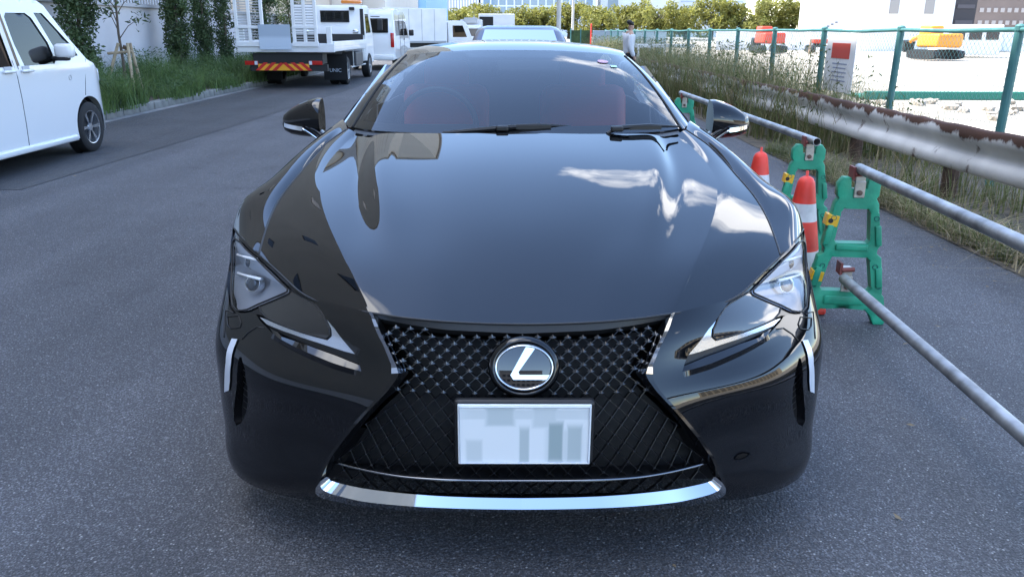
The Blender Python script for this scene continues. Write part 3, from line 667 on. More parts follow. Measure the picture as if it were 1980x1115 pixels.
# ---- plate
pb = B(); pb.bbox((0.005, .022, .437), (.350, .03, .176), .010); pb.build('plate_holder', SATIN, CAR)
m, n, l, b = nodes('plate_face'); t = n.new('ShaderNodeTexCoord'); b.inputs['Roughness'].default_value = .35
val = None
for (x, z, w_, h_, s) in ((-.06, .05, .035, .025, .5), (.05, .048, .03, .028, .35), (0, .055, .16, .012, .25), (-.125, -.045, .02, .03, .35), (.0, -.03, .012, .05, .6), (.078, -.02, .018, .055, .9), (.125, -.025, .018, .05, .65), (.10, -.03, .045, .045, .3)):
    mpn = n.new('ShaderNodeVectorMath'); mpn.operation = 'SUBTRACT'; l.new(t.outputs['Object'], mpn.inputs[0]); mpn.inputs[1].default_value = (x, 0, z)
    sc = n.new('ShaderNodeVectorMath'); sc.operation = 'MULTIPLY'; l.new(mpn.outputs[0], sc.inputs[0]); sc.inputs[1].default_value = (1/w_, 0, 1/h_)
    ab = n.new('ShaderNodeVectorMath'); ab.operation = 'ABSOLUTE'; l.new(sc.outputs[0], ab.inputs[0]); sq = n.new('ShaderNodeSeparateXYZ'); l.new(ab.outputs[0], sq.inputs[0]); ln = n.new('ShaderNodeMath'); ln.operation = 'MAXIMUM'; l.new(sq.outputs['X'], ln.inputs[0]); l.new(sq.outputs['Z'], ln.inputs[1])
    rg = n.new('ShaderNodeMapRange'); rg.interpolation_type = 'SMOOTHSTEP'; rg.inputs['From Min'].default_value = 1.25; rg.inputs['From Max'].default_value = .75; rg.inputs['To Max'].default_value = s; l.new(ln.outputs['Value'], rg.inputs['Value'])
    if val is None: val = rg.outputs[0]
    else:
        ad = n.new('ShaderNodeMath'); ad.operation = 'MAXIMUM'; l.new(val, ad.inputs[0]); l.new(rg.outputs[0], ad.inputs[1]); val = ad.outputs[0]
mi = n.new('ShaderNodeMix'); mi.data_type = 'RGBA'; l.new(val, mi.inputs['Factor']); mi.inputs['A'].default_value = (.80, .82, .82, 1); mi.inputs['B'].default_value = (.30, .38, .38, 1); l.new(mi.outputs['Result'], b.inputs['Base Color'])
pl = B(); pl.bbox((0, 0, 0), (.33, .005, .165), .002); po = pl.build('number_plate', m, CAR); po.location = (.005, .002, .437); po['label'] = 'white plate with blurred grey smudges'
pr = B(); pr.tube([Vector((.005+a*.160, -.003, .437+b_*.0775)) for a, b_ in ((-1, -1), (1, -1), (1, 1), (-1, 1))], .0025, 6, closed=True); pr.build('plate_rim', WHITELAMP, CAR)
# ---- emblem
ec, _ = gP(0.004, .592, .0); en = (fN(0, .592)*.8+Vector((0, -1, 0))*.5).normalized()
eu = Vector((1, 0, 0)); ev = en.cross(eu)*-1; ev = eu.cross(en)*-1 if ev.z < 0 else ev
def eP(a, b, h): return ec+eu*a+ev*b+en*h
def oval(prof, name, m, parent, n=64, ry=.80):
    b = B(); V = []
    for r, h in prof:
        for k in range(n): q = 2*math.pi*k/n; V.append(eP(r*math.cos(q), r*ry*math.sin(q), h))
    Fc = [(i*n+k, i*n+(k+1) % n, (i+1)*n+(k+1) % n, (i+1)*n+k) for i in range(len(prof)-1) for k in range(n)]
    b.add(V, Fc); return b.build(name, m, parent, True)
emb = oval([(.090, -.03), (.090, -.004), (.0875, .002), (.080, .008), (.074, .009), (.0725, .004), (.072, .002)], 'emblem', PAINT, CAR, ry=.86)
V = [eP(0, 0, .006)]; n_ = 64; Fc = []
for i, r in enumerate((.02, .04, .056, .068, .0735)):
    for k in range(n_): q = 2*math.pi*k/n_; V.append(eP(r*math.cos(q), r*.80*math.sin(q), .006-.55*r*r))
    for k in range(n_):
        if i == 0: Fc.append((0, 1+k, 1+(k+1) % n_))
        else: a = 1+(i-1)*n_; Fc.append((a+k, a+(k+1) % n_, a+n_+(k+1) % n_, a+n_+k))
b_ = B(); b_.add(V, Fc); b_.build('emblem_glass', mat('emblem_black', (.004, .004, .006), .03, 0, 1., .8), emb, True)
ring = B(); ring.tube([eP(.0705*math.cos(q), .0545*math.sin(q), .008) for q in np.linspace(0, 2*math.pi, 65)[:-1]], .0030, 8, closed=True); ring.build('emblem_ring', CHROME, emb, True)
LP = [(.06, .95), (.40, .9), (-.20, -.2), (-.16, -.33), (.93, -.33), (.80, -.55), (-.38, -.55), (-.48, -.34)]
lb = B(); lb.prism([(a*.0705, c*.0545) for a, c in LP], lambda a, c, t: eP(a, c, t), .003, .0085); lb.build('emblem_letter', CHROME, emb)
# ---- headlamps
lens = PX([(456, 462), (465, 469), (495, 499), (518, 522.6), (538, 542), (556, 558.5), (555, 564), (530, 575), (498.6, 588), (478, 598), (467, 600), (457, 599.5), (449, 590), (447, 570), (448, 514), (448, 479), (451, 465)])
blank = PX([(500, 591), (530, 579), (556, 568), (562, 561), (600, 582), (613, 592), (625, 609), (636, 635), (637, 648), (630, 655), (606, 648.5), (544, 628), (514, 614), (503, 602)])
arrow = PX([(604, 578), (622, 602), (647, 635), (687, 685), (664, 679), (614, 662.5), (560, 644), (514, 626), (500, 612), (511, 615.5), (544, 630), (606, 651), (631, 657.5), (639.5, 650), (638.5, 635), (627, 607), (614, 590)])
channel = PX([(506, 621), (514, 626.5), (560, 644.5), (614, 663), (664, 679.5), (687, 685.5), (695, 705), (647.6, 687), (585.7, 664), (519, 632), (508, 624)])
frame_poly = PX([(446, 440), (470, 462), (500.6, 491), (526, 518.6), (564, 548), (602, 576), (613, 590), (600, 600), (540, 620), (497, 606), (474, 605), (453, 604), (444.5, 594), (442, 570), (442, 514), (442.5, 478)])
ledge_u = PX([(519, 632), (585.7, 664), (647.6, 687), (695, 706)]); ledge_l = PX([(528, 644), (585.7, 676), (647.6, 702.5), (698.5, 717.5)])
BOWL = mat('lamp_bowl', (.62, .65, .72), .35, .3)
for sg in (1, -1):
    fl = (lambda q: q) if sg > 0 else mx
    H = fas('headlight', frame_poly, GLOSSBLK, CAR, -.006, .015, sg, [lens])
    ctr = sum((Vector(p) for p in lens), Vector((0, 0)))/len(lens)
    bowl = fas('reflector_bowl', lens, BOWL, H, 0, .014, sg, offfn=lambda a, z: -.010-.045*max(0., 1-((Vector((a, z))-ctr).length/.085)**2))
    fas('lens', lens, LENSG, H, -.002, .014, sg)
    # projectors with their bright bars
    for (px, py, wd, bx0, bx1) in ((476, 507, .62, (457, 492), (494, 501)), (481, 545, .80, (458, 527), (503, 539))):
        c2 = px2f(px, py); c3 = fP(c2[0], c2[1], -.012); n3 = (fN(c2[0], c2[1])+Vector((0, -1.2, .2))).normalized()
        if sg < 0: c3.x *= -1; n3.x *= -1
        b_ = B(); b_.lathe([(.032*wd, -.03), (.034*wd, -.004), (.031*wd, .0), (.028*wd, -.002)], c3, n3, 28); b_.build('projector_ring', CHROME, H, True)
        b_ = B(); b_.lathe([(.028*wd, -.002), (.026*wd, .003), (.020*wd, .006), (.010*wd, .008), (.0005, .0085)], c3, n3, 28); b_.build('projector_lens', mat('projector_glass', (.10, .12, .15), .03, .3, 1.), H, True)
        a3 = PX([bx0, bx1]); q = [fP(p[0], p[1], -.006) for p in (a3[0], a3[0].lerp(a3[1], .5), a3[1])]
        b_ = B(); b_.tube(fl(q), .0058, 8); b_.build('projector_bar', mat('bar_white', (.85, .88, .92), .3), H, True)
    plate_u = PX([(456, 464), (495, 501), (538, 543), (546, 552), (520, 540), (497, 528), (478, 517), (466, 513), (456, 498)])
    fas('bright_brow', plate_u, mat('brow_white', (.72, .76, .84), .35), H, -.008, .012, sg)
    tl = B(); lp = [fP(p[0], p[1], 0) for p in densify(lens, .008)]; tl.tube(fl(lp), .0028, 6, closed=True); tl.build('lens_seal', SATIN, H, True)
    D = fas('lower_lamp_cover', blank, mat('smoked_lamp', (.012, .011, .011), .06, 0, 1.), CAR, -.003, .015, sg)
    tl = B(); lp = [fP(p[0], p[1], -.002) for p in densify(blank, .008)]; tl.tube(fl(lp), .0022, 6, closed=True); tl.build('cover_seal', SATIN, D, True)
    fas('arrow_light', arrow, mat('arrow_silver', (.60, .64, .70), .16, .85), CAR, -.004, .010, sg)
    fas('lamp_channel', channel, SATIN, CAR, -.012, .012, sg)
    lu, ll = resample_lin(ledge_u, 24), resample_lin(ledge_l, 24); tp_ = [.012*min(1, i/3, (23-i)/3) for i in range(24)]
    b_ = B(); b_.ribbon(fl([fP(p[0], p[1], -.003) for p in lu]), fl([fP(p[0], p[1], h_) for p, h_ in zip(ll, tp_)])); b_.ribbon(fl([fP(p[0], p[1], h_) for p, h_ in zip(ll, tp_)]), fl([fP(p[0], p[1]-.012, .0005) for p in ll])); autosmooth(b_.build('bumper_ledge', PAINT, CAR), 25)
for sg in (1, -1): fas('lamp_backing', arrow_out[::1]+strip_low[1:]+lamp_side[1:]+lampline[::-1][1:]+hoodline[::-1][1:-1], SATIN, CAR, -.066, .03, sg)
# ---- hood
zc = spline([.12, .40, .75, 1.1, 1.45], np.array([.686, .790, .886, .956, 1.008]))
def onhood(px, py, crown):
    d = ray(px, py); a, b = .05, 1.7
    for _ in range(40):
        m_ = (a+b)/2; p = CAM+d*((m_-CAM.y)/d.y)
        if p.z > float(zc(m_))-crown: a = m_
        else: b = m_
    return Vector((abs(p.x), p.y, p.z))
def f3(px, py): q = px2f(px, py); return fP(q[0], q[1])
NV = 8
def col(front, xs, crowns, yr, zr_=None):
    """front point, then x and crown as functions of y up to rear y"""
    ys = np.linspace(front.y, yr, NV); o = [front]
    X = spline([p[0] for p in xs], np.array([p[1] for p in xs])) if len(xs) > 2 else (lambda y: np.interp(y, [p[0] for p in xs], [p[1] for p in xs]))
    CR = spline([q[0] for q in crowns], np.array([q[1] for q in crowns])) if len(crowns) > 2 else (lambda y_: np.interp(y_, [q[0] for q in crowns], [q[1] for q in crowns]))
    for y in ys[1:]:
        c = float(CR(y)); f0 = float(zc(front.y))-front.z
        k = max(0., 1-(y-front.y)/.40); k = k*k*(3-2*k); c = c*(1-k)+f0*k
        o.append(Vector((float(X(y)), y, float(zc(y))-c)))
    return o
p0 = f3(1006, 625); p0.x = 0
pi_ = f3(770, 611); pv = f3(737, 606); prd = f3(712, 602.5); pm1 = f3(602, 576); pm2 = f3(550, 536); pg = f3(500.6, 491)
i1 = onhood(756, 515, .018); i2 = onhood(721, 331, .02); r1 = onhood(666, 512, .035); r2 = onhood(625, 411, .045); r3 = onhood(610, 361, .046)
g1 = onhood(550, 371, .062); g2 = onhood(583, 331, .054); g3 = onhood(615, 291, .042); g4 = Vector((.700, 1.56, 1.004))
gapx = [(pg.y, pg.x), (g1.y, g1.x), (g2.y, g2.x), (g3.y, g3.x), (g4.y, g4.x)]
gapc = [(pg.y, float(zc(pg.y))-pg.z), (g1.y, .062), (g2.y, .054), (g3.y, .042), (g4.y, float(zc(g4.y))-g4.z)]
fg = lambda y: np.interp(y, [a for a, b in gapx], [b for a, b in gapx])
c0 = col(p0, [(0, 0), (2, 0)], [(0, 0), (2, 0)], 1.43)
ph_ = f3(880, 621)
c1 = col(ph_, [(ph_.y, ph_.x), (.4, .19), (1.0, .25), (1.5, .27)], [(0, .004), (2, .005)], 1.435)
ci = col(pi_, [(pi_.y, pi_.x), (i1.y, i1.x), (i2.y, i2.x), (1.47, .55)], [(0, .012), (.6, .015), (1.0, .017), (1.5, .016)], 1.47)
cv = col(pv, [(pv.y, pv.x), (i1.y, i1.x+.055), (i2.y, i2.x+.05), (1.49, .60)], [(0, .012), (.36, .0155), (.55, .0235), (.9, .036), (1.2, .038), (1.5, .030)], 1.49)
def shift(c_, dx, fr, dc): return [fr]+[Vector((p.x+dx, p.y, p.z+dc)) for p in c_[1:]]
cia = shift(ci, -.075, f3(815, 616), .0035); cva = shift(cv, .045, f3(724, 604.2), -.0012)
crd = col(prd, [(prd.y, prd.x), (r1.y, r1.x), (r2.y, r2.x), (1.15, .70), (1.52, .655)], [(0, .013), (.36, .017), (.6, .025), (.9, .037), (1.2, .041), (1.52, .026)], 1.515)
cg = col(pg, gapx, gapc, g4.y)
def between(front, k, yr):
    ys = np.linspace(front.y, yr, NV); o = [front]
    for j in range(1, NV):
        a, b = crd[j], cg[j]; p = a.lerp(b, k); o.append(p+Vector((0, 0, .003*math.sin(math.pi*k))))
    return o
cm1 = between(pm1, .36, 0); cm2 = between(pm2, .68, 0)
HI = patch([c0, c1, cia, ci, cv, cva, crd], 121, 70, True); HO = patch([crd, cm1, cm2, cg], 24, 70)
grid_obj('hood', HI, PAINT, CAR, False)
for sg in (1, -1):
    G2 = HO.copy(); G2[..., 0] *= sg; grid_obj('hood_side', G2, PAINT, CAR, sg < 0)
HL = HO[::-1].copy(); HL[..., 0] *= -1; HG = np.concatenate([HL[:-1], HI, HO[1:]])
hb = B()                                         # hood edge turned down, and the seam lines
fr_ = [Vector(p) for p in HG[:, 0]]; hb.ribbon(fr_, [p+Vector((0, .012, -.02)) for p in fr_])
hb.build('hood_lip', SATIN, CAR, True)
sm = B()
for e in (HG[-1], HG[0]): sm.tube([Vector(p) for p in e], .0032, 6)
sm.tube([Vector(p)+Vector((0, -.001, -.002)) for p in HG[:, 0]], .0032, 6)
sm.tube([fP(p[0], p[1], .0) for p in lampline], .003, 6); sm.tube(mx([fP(p[0], p[1], .0) for p in lampline]), .003, 6)
for q_ in ([(451, 605), (443, 601), (436, 600)], [(511, 634), (497, 632), (480, 643), (468, 656)], [(436, 600), (434, 640), (433, 652)]):
    q_ = [fP(p[0], p[1], .0005) for p in PX(q_)]; sm.tube(q_, .0022, 5); sm.tube(mx(q_), .0022, 5)
sm.build('panel_seam', SATIN, CAR, True)
# ---- front fenders
NVf = 8
gcol = [Vector(p) for p in HG[-1][np.linspace(0, 69, NVf).astype(int)]]
pc1 = f3(470, 462); pc2 = f3(446, 440)
def fcol(front, tab):
    ys = np.array([t[0] for t in tab]); P = np.array([[t[1], t[0], t[2]] for t in tab]); P = np.concatenate([[tuple(front)], P]); return resample(P, NVf)
f1 = fcol(pc1, [(.80, .865, .835), (1.0, .838, .890), (1.25, .802, .946), (1.5, .762, .995), (1.70, .740, 1.022)])
f2 = fcol(pc2, [(.85, .940, .822), (1.0, .916, .858), (1.25, .862, .918), (1.5, .820, .968), (1.76, .785, 1.000)])
f3c = fcol(fP(phi_at_y(.775, .75), .75), [(.88, .958, .775), (1.05, .948, .800), (1.28, .908, .855), (1.52, .874, .900), (1.78, .842, .930)])
f4 = fcol(fP(phi_at_y(.775, .69), .69), [(.90, .962, .70), (1.05, .962, .715), (1.28, .938, .745), (1.52, .915, .77), (1.78, .893, .79)])
FG = patch([gcol, f1, f2, f3c, f4], 60, 60)
for sg in (1, -1):
    G2 = FG.copy(); G2[..., 0] *= sg; grid_obj('front_fender', G2, PAINT, CAR, sg < 0)
# ---- body side: S(y,z)
SY = [.77, 1.2, 1.78, 2.4, 3.0, 3.5, 4.0, 4.4, 4.72]; SZ = [.15, .35, .55, .69, .80, .93]
ST = [[.928, .925, .885, .88, .89, .91, .90, .86, .78], [.948, .945, .905, .895, .91, .945, .945, .89, .80], [.952, .96, .915, .905, .925, .96, .955, .90, .81],
      [.948, .955, .903, .90, .92, .958, .95, .89, .80], [.94, .94, .893, .885, .90, .94, .925, .86, .77], [.91, .905, .838, .84, .86, .90, .87, .80, .70]]
_sf = spline(SZ, spline(SY, np.array(ST).T)(np.linspace(.77, 4.72, 120)).T); SYd = np.linspace(.77, 4.72, 120)
def sX(y, z): rw = _sf(np.array([z]))[0]; return float(np.interp(y, SYd, rw))
def sN(y, z): e = .02; a = Vector((sX(y+e, z)-sX(y-e, z), 2*e, 0)); b = Vector((sX(y, z+e)-sX(y, z-e), 0, 2*e)); return a.cross(b).normalized()
def side_obj(name, poly, m, parent, holes=(), off=0., step=.05):
    v, f = region(poly, holes, step); out_ = []
    for sg in (1, -1):
        V = [(sg*(sX(y, z)+off), y, z) for y, z in v]; NN = []
        for y, z in v: n = sN(y, z); n = n if n.x > 0 else -n; NN.append((sg*n.x, n.y, n.z))
        Fc = []
        for q in f:
            a, b, c = (Vector(v[i]) for i in q); ccw = (b-a).cross(c-a) > 0; Fc.append((q if ccw else q[::-1]) if sg > 0 else (q[::-1] if ccw else q))
        out_.append(mesh_obj(name, V, Fc, m, parent, True, NN))
    return out_
arF = [(.93+.41*math.cos(a), .36+.41*math.sin(a)) for a in np.linspace(math.pi*.62, -.55, 18)]
arR = [(3.80+.41*math.cos(a), .36+.41*math.sin(a)) for a in np.linspace(math.pi+.55, -.55, 26)]
side_obj('fender_lower', [(.775, .69)]+arF[:]+[(1.28, .15), (1.77, .15), (1.77, .79), (1.52, .77), (1.28, .745), (1.05, .715), (.90, .70)], PAINT, CAR)
side_obj('door', [(1.78, .17), (3.05, .17), (3.12, .5), (3.12, .92), (2.4, .93), (1.78, .93)], PAINT, CAR)
side_obj('rear_quarter', [(3.06, .16), (3.40, .15)]+arR+[(4.22, .2), (4.70, .25), (4.72, .8), (4.5, .92), (3.13, .92), (3.13, .5)], PAINT, CAR)
# ---- greenhouse
wsb = [Vector((0, 1.445, .996)), Vector((.22, 1.452, .996)), Vector((.44, 1.487, .998)), Vector((.60, 1.54, 1.001)), Vector((.675, 1.60, 1.004))]
wst = [Vector((0, 2.295, 1.300)), Vector((.18, 2.300, 1.298)), Vector((.36, 2.325, 1.292)), Vector((.49, 2.365, 1.282)), Vector((.545, 2.40, 1.272))]
wcols = []
for a, b in zip(wsb, wst):
    wcols.append([a.lerp(b, t)+Vector((0, 0, .045*4*t*(1-t)*.55)) for t in (0, .25, .5, .75, 1)])
WG = patch(wcols, 61, 40, True); grid_obj('windshield', WG, SHIELD, CAR, False)
cw = B(); a = [Vector(p)+Vector((0, .01, -.006)) for p in WG[:, 0]]; b = [Vector(p)+Vector((0, -.055, -.014)) for p in WG[:, 0]]; cw.ribbon(b, a); cw.build('cowl', SATIN, CAR, True)
fb = B()                                          # dark ceramic band round the glass
for rowa, rowb, d in ((WG[:, 0], WG[:, 3], .002), (WG[:, -1], WG[:, -2], .002), (WG[0], WG[1], .002), (WG[-1], WG[-2], .002)):
    fb.ribbon([Vector(p)+Vector((0, 0, -d)) for p in rowa], [Vector(p)+Vector((0, 0, -d)) for p in rowb])
fb.build('glass_border', SATIN, CAR, True, False)
# A pillars: from windshield edge to side glass line
pe = [Vector(p) for p in WG[-1][np.linspace(0, 39, 7).astype(int)]]
po_ = [e+Vector((.018+.03*(1-k/6), .05-.02*k/6, -.004)) for k, e in enumerate(pe)]
ps = [e+Vector((.062-.012*k/6+.02*(1-k/6), .16-.06*k/6, -.022)) for k, e in enumerate(pe)]
pr_ = [e+Vector((.070-.006*k/6+.02*(1-k/6), .20-.06*k/6, -.06)) for k, e in enumerate(pe)]
AG = patch([pe, po_, ps, pr_], 16, 40)
for sg in (1, -1):
    G2 = AG.copy(); G2[..., 0] *= sg; grid_obj('windshield_pillar', G2, PAINT, CAR, sg < 0)
    b_ = B(); b_.tube([Vector(p)+Vector((0, 0, .001)) for p in G2[1]], .005, 6); b_.build('pillar_seal', RUBBER, CAR, True)
# roof, rear glass, boot
def rc(x, tab): return [Vector((x*s, y, z)) for y, z, s in tab]
rt = [(2.30, 1.3005, 1.), (2.45, 1.325, 1.), (2.70, 1.343, 1.), (3.0, 1.340, 1.), (3.25, 1.318, .98)]
re_ = [(2.405, 1.2725), (2.52, 1.287), (2.75, 1.295), (3.02, 1.288), (3.28, 1.265)]
rcols = []
for k, (xa, dd) in enumerate(((0, 0), (.2, .08), (.38, .38), (.50, .72), (.56, 1.))):
    rcols.append([Vector((xa*(1 if j else .972)+.0*j, t[0]*(1-dd)+e[0]*dd, t[1]*(1-dd)+e[1]*dd)) for j, (t, e) in enumerate(zip(rt, re_))])
RGp = patch(rcols, 49, 30, True); grid_obj('roof', RGp, PAINT, CAR, False)
rl = [Vector(p) for p in RGp[-1]]
b_ = B(); b_.ribbon(rl, [p+Vector((.03, 0, -.035)) for p in rl]); b_.build('roof_rail', PAINT, CAR, True); b_.flipped().build('roof_rail', PAINT, CAR, True)
for sg in (1, -1):
    top = resample([p+Vector((.03, 0, -.035)) for p in rl], 20); wl = [Vector((.842, 1.80, .93)), Vector((.84, 2.4, .94)), Vector((.85, 3.0, .945)), Vector((.84, 3.4, .96))]; wl = resample(wl, 20)
    a = [Vector((sg*p.x, p.y, p.z)) for p in top]; c = [Vector((sg*p.x, p.y, p.z)) for p in wl]
    b_ = B(); mid = [p.lerp(q, .5)+Vector((sg*.03, 0, 0)) for p, q in zip(a, c)]; b_.ribbon(a, mid); b_.ribbon(mid, c); b_.build('side_window', SIDEG, CAR, True)
    pts = [Vector((sg*p.x, p.y, p.z)) for p in pr_]; c2 = [Vector((sg*q.x, q.y, q.z)) for q in resample([Vector((.80, 1.80, .955)), Vector((.66, 2.42, 1.225))], 7)]
    b_ = B(); b_.ribbon(pts, c2); b_.build('quarter_glass', DARKGLASS, CAR, True)
rg = patch([[Vector((x*s, y+d, z-.12*x*x)) for y, z, s in ((3.25, 1.318, 1), (3.6, 1.235, .98), (4.0, 1.11, .95), (4.3, 1.0, .92))] for x, d in ((0, 0), (.3, .0), (.56, .03))], 25, 20, True)
grid_obj('rear_window', rg, SIDEG, CAR, False)
bt = patch([[Vector((x*k, y, z)) for y, z, k in ((3.25, 1.25-.33*(x > .7)-.03*(x > .5), 1), (3.7, 1.13-.18*(x > .7)-.03*(x > .5), 1), (4.25, .985-.05*(x > .7), 1), (4.6, .95-.03*(x > .7), .97), (4.74, .92-.02*(x > .7), .92), (4.77, .6, .92), (4.70, .25, .9))] for x in (.0, .3, .56, .84)], 25, 30, True)
bt[..., 2] -= .012
grid_obj('boot', bt, PAINT, CAR, False)
# ---- interior
it = B(); it.bbox((0, 1.80, .90), (1.34, .55, .12), .05); it.build('dashboard', mat('dash_black', (.008, .008, .009), .7), CAR, True)
it = B(); it.bbox((-.0, 2.9, .55), (1.45, 2.2, .1), .03); it.build('cabin_floor', SATIN, CAR)
it = B(); it.bbox((0, 3.45, .85), (1.4, .1, .6), .03); it.build('rear_bulkhead', SATIN, CAR)
for x in (.37, -.37):
    st = B(); st.bbox((x, 2.62, .84), (.46, .16, .56), .06, Matrix.Rotation(R(-14), 3, 'X')); st.bbox((x, 2.40, .58), (.48, .5, .14), .05); s_ = autosmooth(st.build('seat', REDLEATHER, CAR), 50)
    st = B(); st.bbox((x, 2.70, 1.155), (.24, .10, .17), .04, Matrix.Rotation(R(-12), 3, 'X')); autosmooth(st.build('headrest', REDLEATHER, s_), 50)
sw = B(); cx_ = Vector((-.37, 2.02, .955)); ux = Vector((1, 0, 0)); vx = Vector((0, .35, .94)).normalized()
sw.tube([cx_+ux*(.185*math.cos(q))+vx*(.185*math.sin(q)) for q in np.linspace(0, 2*math.pi, 41)[:-1]], .014, 8, closed=True)
sw.tube([cx_-ux*.18, cx_+ux*.18], .02, 6); sw.tube([cx_, cx_-vx*.18], .02, 6); sw.build('steering_wheel', mat('wheel_leather', (.02, .02, .022), .5), CAR, True)
sn = B(); sn.bbox((.06, 2.17, 1.222), (.30, .13, .04), .015, Matrix.Rotation(R(20), 3, 'X')); sn.build('sensor_housing', mat('sensor_grey', (.015, .016, .018), .6), CAR, True)
sn = B(); sn.bbox((.0, 2.40, 1.19), (.25, .03, .07), .015); sn.build('rear_view_mirror', SATIN, CAR, True)
# stickers on the glass
def wsp(u, v, d=.002): p = Vector(WG[int(u*60), int(v*39)]); return p+Vector((0, -d*.4, d))
for nm, u, v, r_, c_ in (('round_sticker', .855, .84, .022, (.55, .30, .42)), ('square_sticker', .885, .76, .018, (.45, .70, .75))):
    b_ = B(); c = wsp(u, v); t1 = (wsp(u+.03, v)-wsp(u-.03, v)).normalized(); t2 = (wsp(u, v+.06)-wsp(u, v-.06)).normalized()
    k = 4 if nm[0] == 's' else 16; V = [c+t1*(r_*1.25*math.cos(2*math.pi*(i+.5)/k))+t2*(r_*1.1*math.sin(2*math.pi*(i+.5)/k)) for i in range(k)]
    b_.add(V+[p+Vector((0, -.0004, .001)) for p in V], [tuple(range(k)), tuple(range(2*k-1, k-1, -1))]); b_.build(nm, mat(nm, c_, .4), CAR)
# ---- wipers
for (xa, xb, xc) in ((-.06, -.30, .22), (.40, .36, .66)):
    b_ = B(); ra = Vector((xa, 1.475, 1.012)); rb = Vector((xc, 1.52, 1.022))
    b_.tube([Vector((xb, 1.46, 1.0)), ra+Vector((0, 0, .008)), ra.lerp(rb, .5)+Vector((0, 0, .010)), rb], [.006, .011, .009, .004], 6); b_.bbox(ra+Vector((.0, -.01, .006)), (.05, .03, .022), .006)
    b_.box(ra.lerp(rb, .45)+Vector((0, -.006, .004)), (.5*(rb-ra).length, .012, .016), Matrix.Rotation(.12, 3, 'Z'))
    b_.build('wiper', SATIN, CAR)
# ---- door mirrors
def mirror_parts(sg):
    fl = (lambda q: q) if sg > 0 else mx
    ctr = [(1.068, .985, .030, .022), (1.060, .987, .046, .040), (1.03, .990, .066, .058), (.99, .997, .082, .072), (.95, 1.003, .094, .082), (.905, 1.008, .102, .088), (.885, 1.008, .102, .087)]
    n = 20; V = []
    for x, z, ry, rz in ctr:
        for k in range(n):
            q = 2*math.pi*k/n; cq, sq = math.cos(q), math.sin(q)
            yy = -ry*(abs(cq)**.8)*(1 if cq > 0 else -1) if cq > 0 else ry*.35*abs(cq)
            V.append(Vector((x, 1.96+yy, z+rz*(sq if sq > 0 else sq*1.0))))
    Fc = [(i*n+k, i*n+(k+1) % n, (i+1)*n+(k+1) % n, (i+1)*n+k) for i in range(len(ctr)-1) for k in range(n)]+[tuple(range(n)), tuple(range((len(ctr)-1)*n, len(ctr)*n))]
    b_ = B(); b_.add(fl(V), Fc); mo = autosmooth(b_.build('door_mirror', PAINT, CAR), 60)
    # upright inner face and stalk
    b_ = B(); st = []
    for t, p, w_, h_ in ((0, Vector((.955, 1.93, .985)), .06, .035), (.4, Vector((.905, 1.92, .955)), .055, .030), (.75, Vector((.865, 1.90, .925)), .05, .024), (1, Vector((.83, 1.88, .900)), .06, .022)):
        for k in range(10): q = 2*math.pi*k/10; st.append(p+Vector((.35*h_*math.cos(q), w_*math.sin(q), h_*math.cos(q))))
    b_.add(fl(st), [(i*10+k, i*10+(k+1) % 10, (i+1)*10+(k+1) % 10, (i+1)*10+k) for i in range(3) for k in range(10)]); b_.build('mirror_stalk', GLOSSBLK, mo, True)
    b_ = B(); arc = [Vector((1.067, 1.945, .982)), Vector((1.04, 1.893, .978)), Vector((1.0, 1.872, .972)), Vector((.962, 1.862, .968))]
    arc = resample(arc, 14); b_.ribbon(fl([p+Vector((0, -.004, .009)) for p in arc]), fl([p+Vector((0, -.006, -.009)) for p in arc])); b_.ribbon(fl([p+Vector((0, -.004, .009)) for p in arc]), fl([p+Vector((0, .02, .011)) for p in arc])); b_.build('mirror_indicator', CHROME, mo, True)
    b_ = B(); arc = resample([Vector((.962, 1.86, .968)), Vector((.93, 1.872, .945)), Vector((.885, 1.875, .912)), Vector((.84, 1.87, .885))], 12); b_.tube(fl(arc), [.006]*6+[.004]*6, 6); b_.build('mirror_trim', CHROME, mo, True)
mirror_parts(1); mirror_parts(-1)
# ---- wheels
def wheel(parent, c, r, w, sg, rim_m, spokes=10, rimr=.70):
    ax = Vector((sg, 0, 0)); b_ = B(); b_.lathe([(r*.66, -w*.5), (r*.9, -w*.52), (r*.985, -w*.42), (r, -w*.2), (r, w*.2), (r*.985, w*.42), (r*.9, w*.52), (r*rimr, w*.5), (r*rimr*.97, w*.3)], c, ax, 40); W = autosmooth(b_.build('wheel', RUBBER, parent), 40)
    b_ = B(); b_.lathe([(r*rimr*1.01, w*.49), (r*rimr*.95, w*.47), (r*rimr*.93, w*.2), (r*rimr*.9, -w*.1)], c, ax, 40); b_.lathe([(r*.16, w*.30), (r*.14, w*.40), (.001, w*.41)], c, ax, 16)
    u = Vector((0, 1, 0)); v = Vector((0, 0, 1)); cc = Vector(c)
    for k in range(spokes):
        q = 2*math.pi*k/spokes; d = u*math.cos(q)+v*math.sin(q); t = u*-math.sin(q)+v*math.cos(q)
        for s_ in (-1, 1):
            a = cc+ax*(w*.38)+d*(r*.12); e = cc+ax*(w*.44)+d*(r*rimr*.95)+t*(s_*r*.045)
            b_.add([a-t*r*.03, a+t*r*.03, e+t*r*.022, e-t*r*.022, a-ax*w*.2, e-ax*w*.2], [(0, 1, 2, 3), (0, 3, 5, 4), (1, 4, 5, 2)])
    b_.build('rim', rim_m, W)
    b_ = B(); b_.lathe([(.001, -w*.05), (r*rimr*.94, -w*.05)], c, ax, 30); b_.build('brake_disc', mat('brake_dark', (.03, .03, .032), .5, .5), W)
for y in (.93, 3.80):
    for sg in (1, -1): wheel(CAR, (sg*.815, y, .36), .36, .25, sg, DARKCHROME)
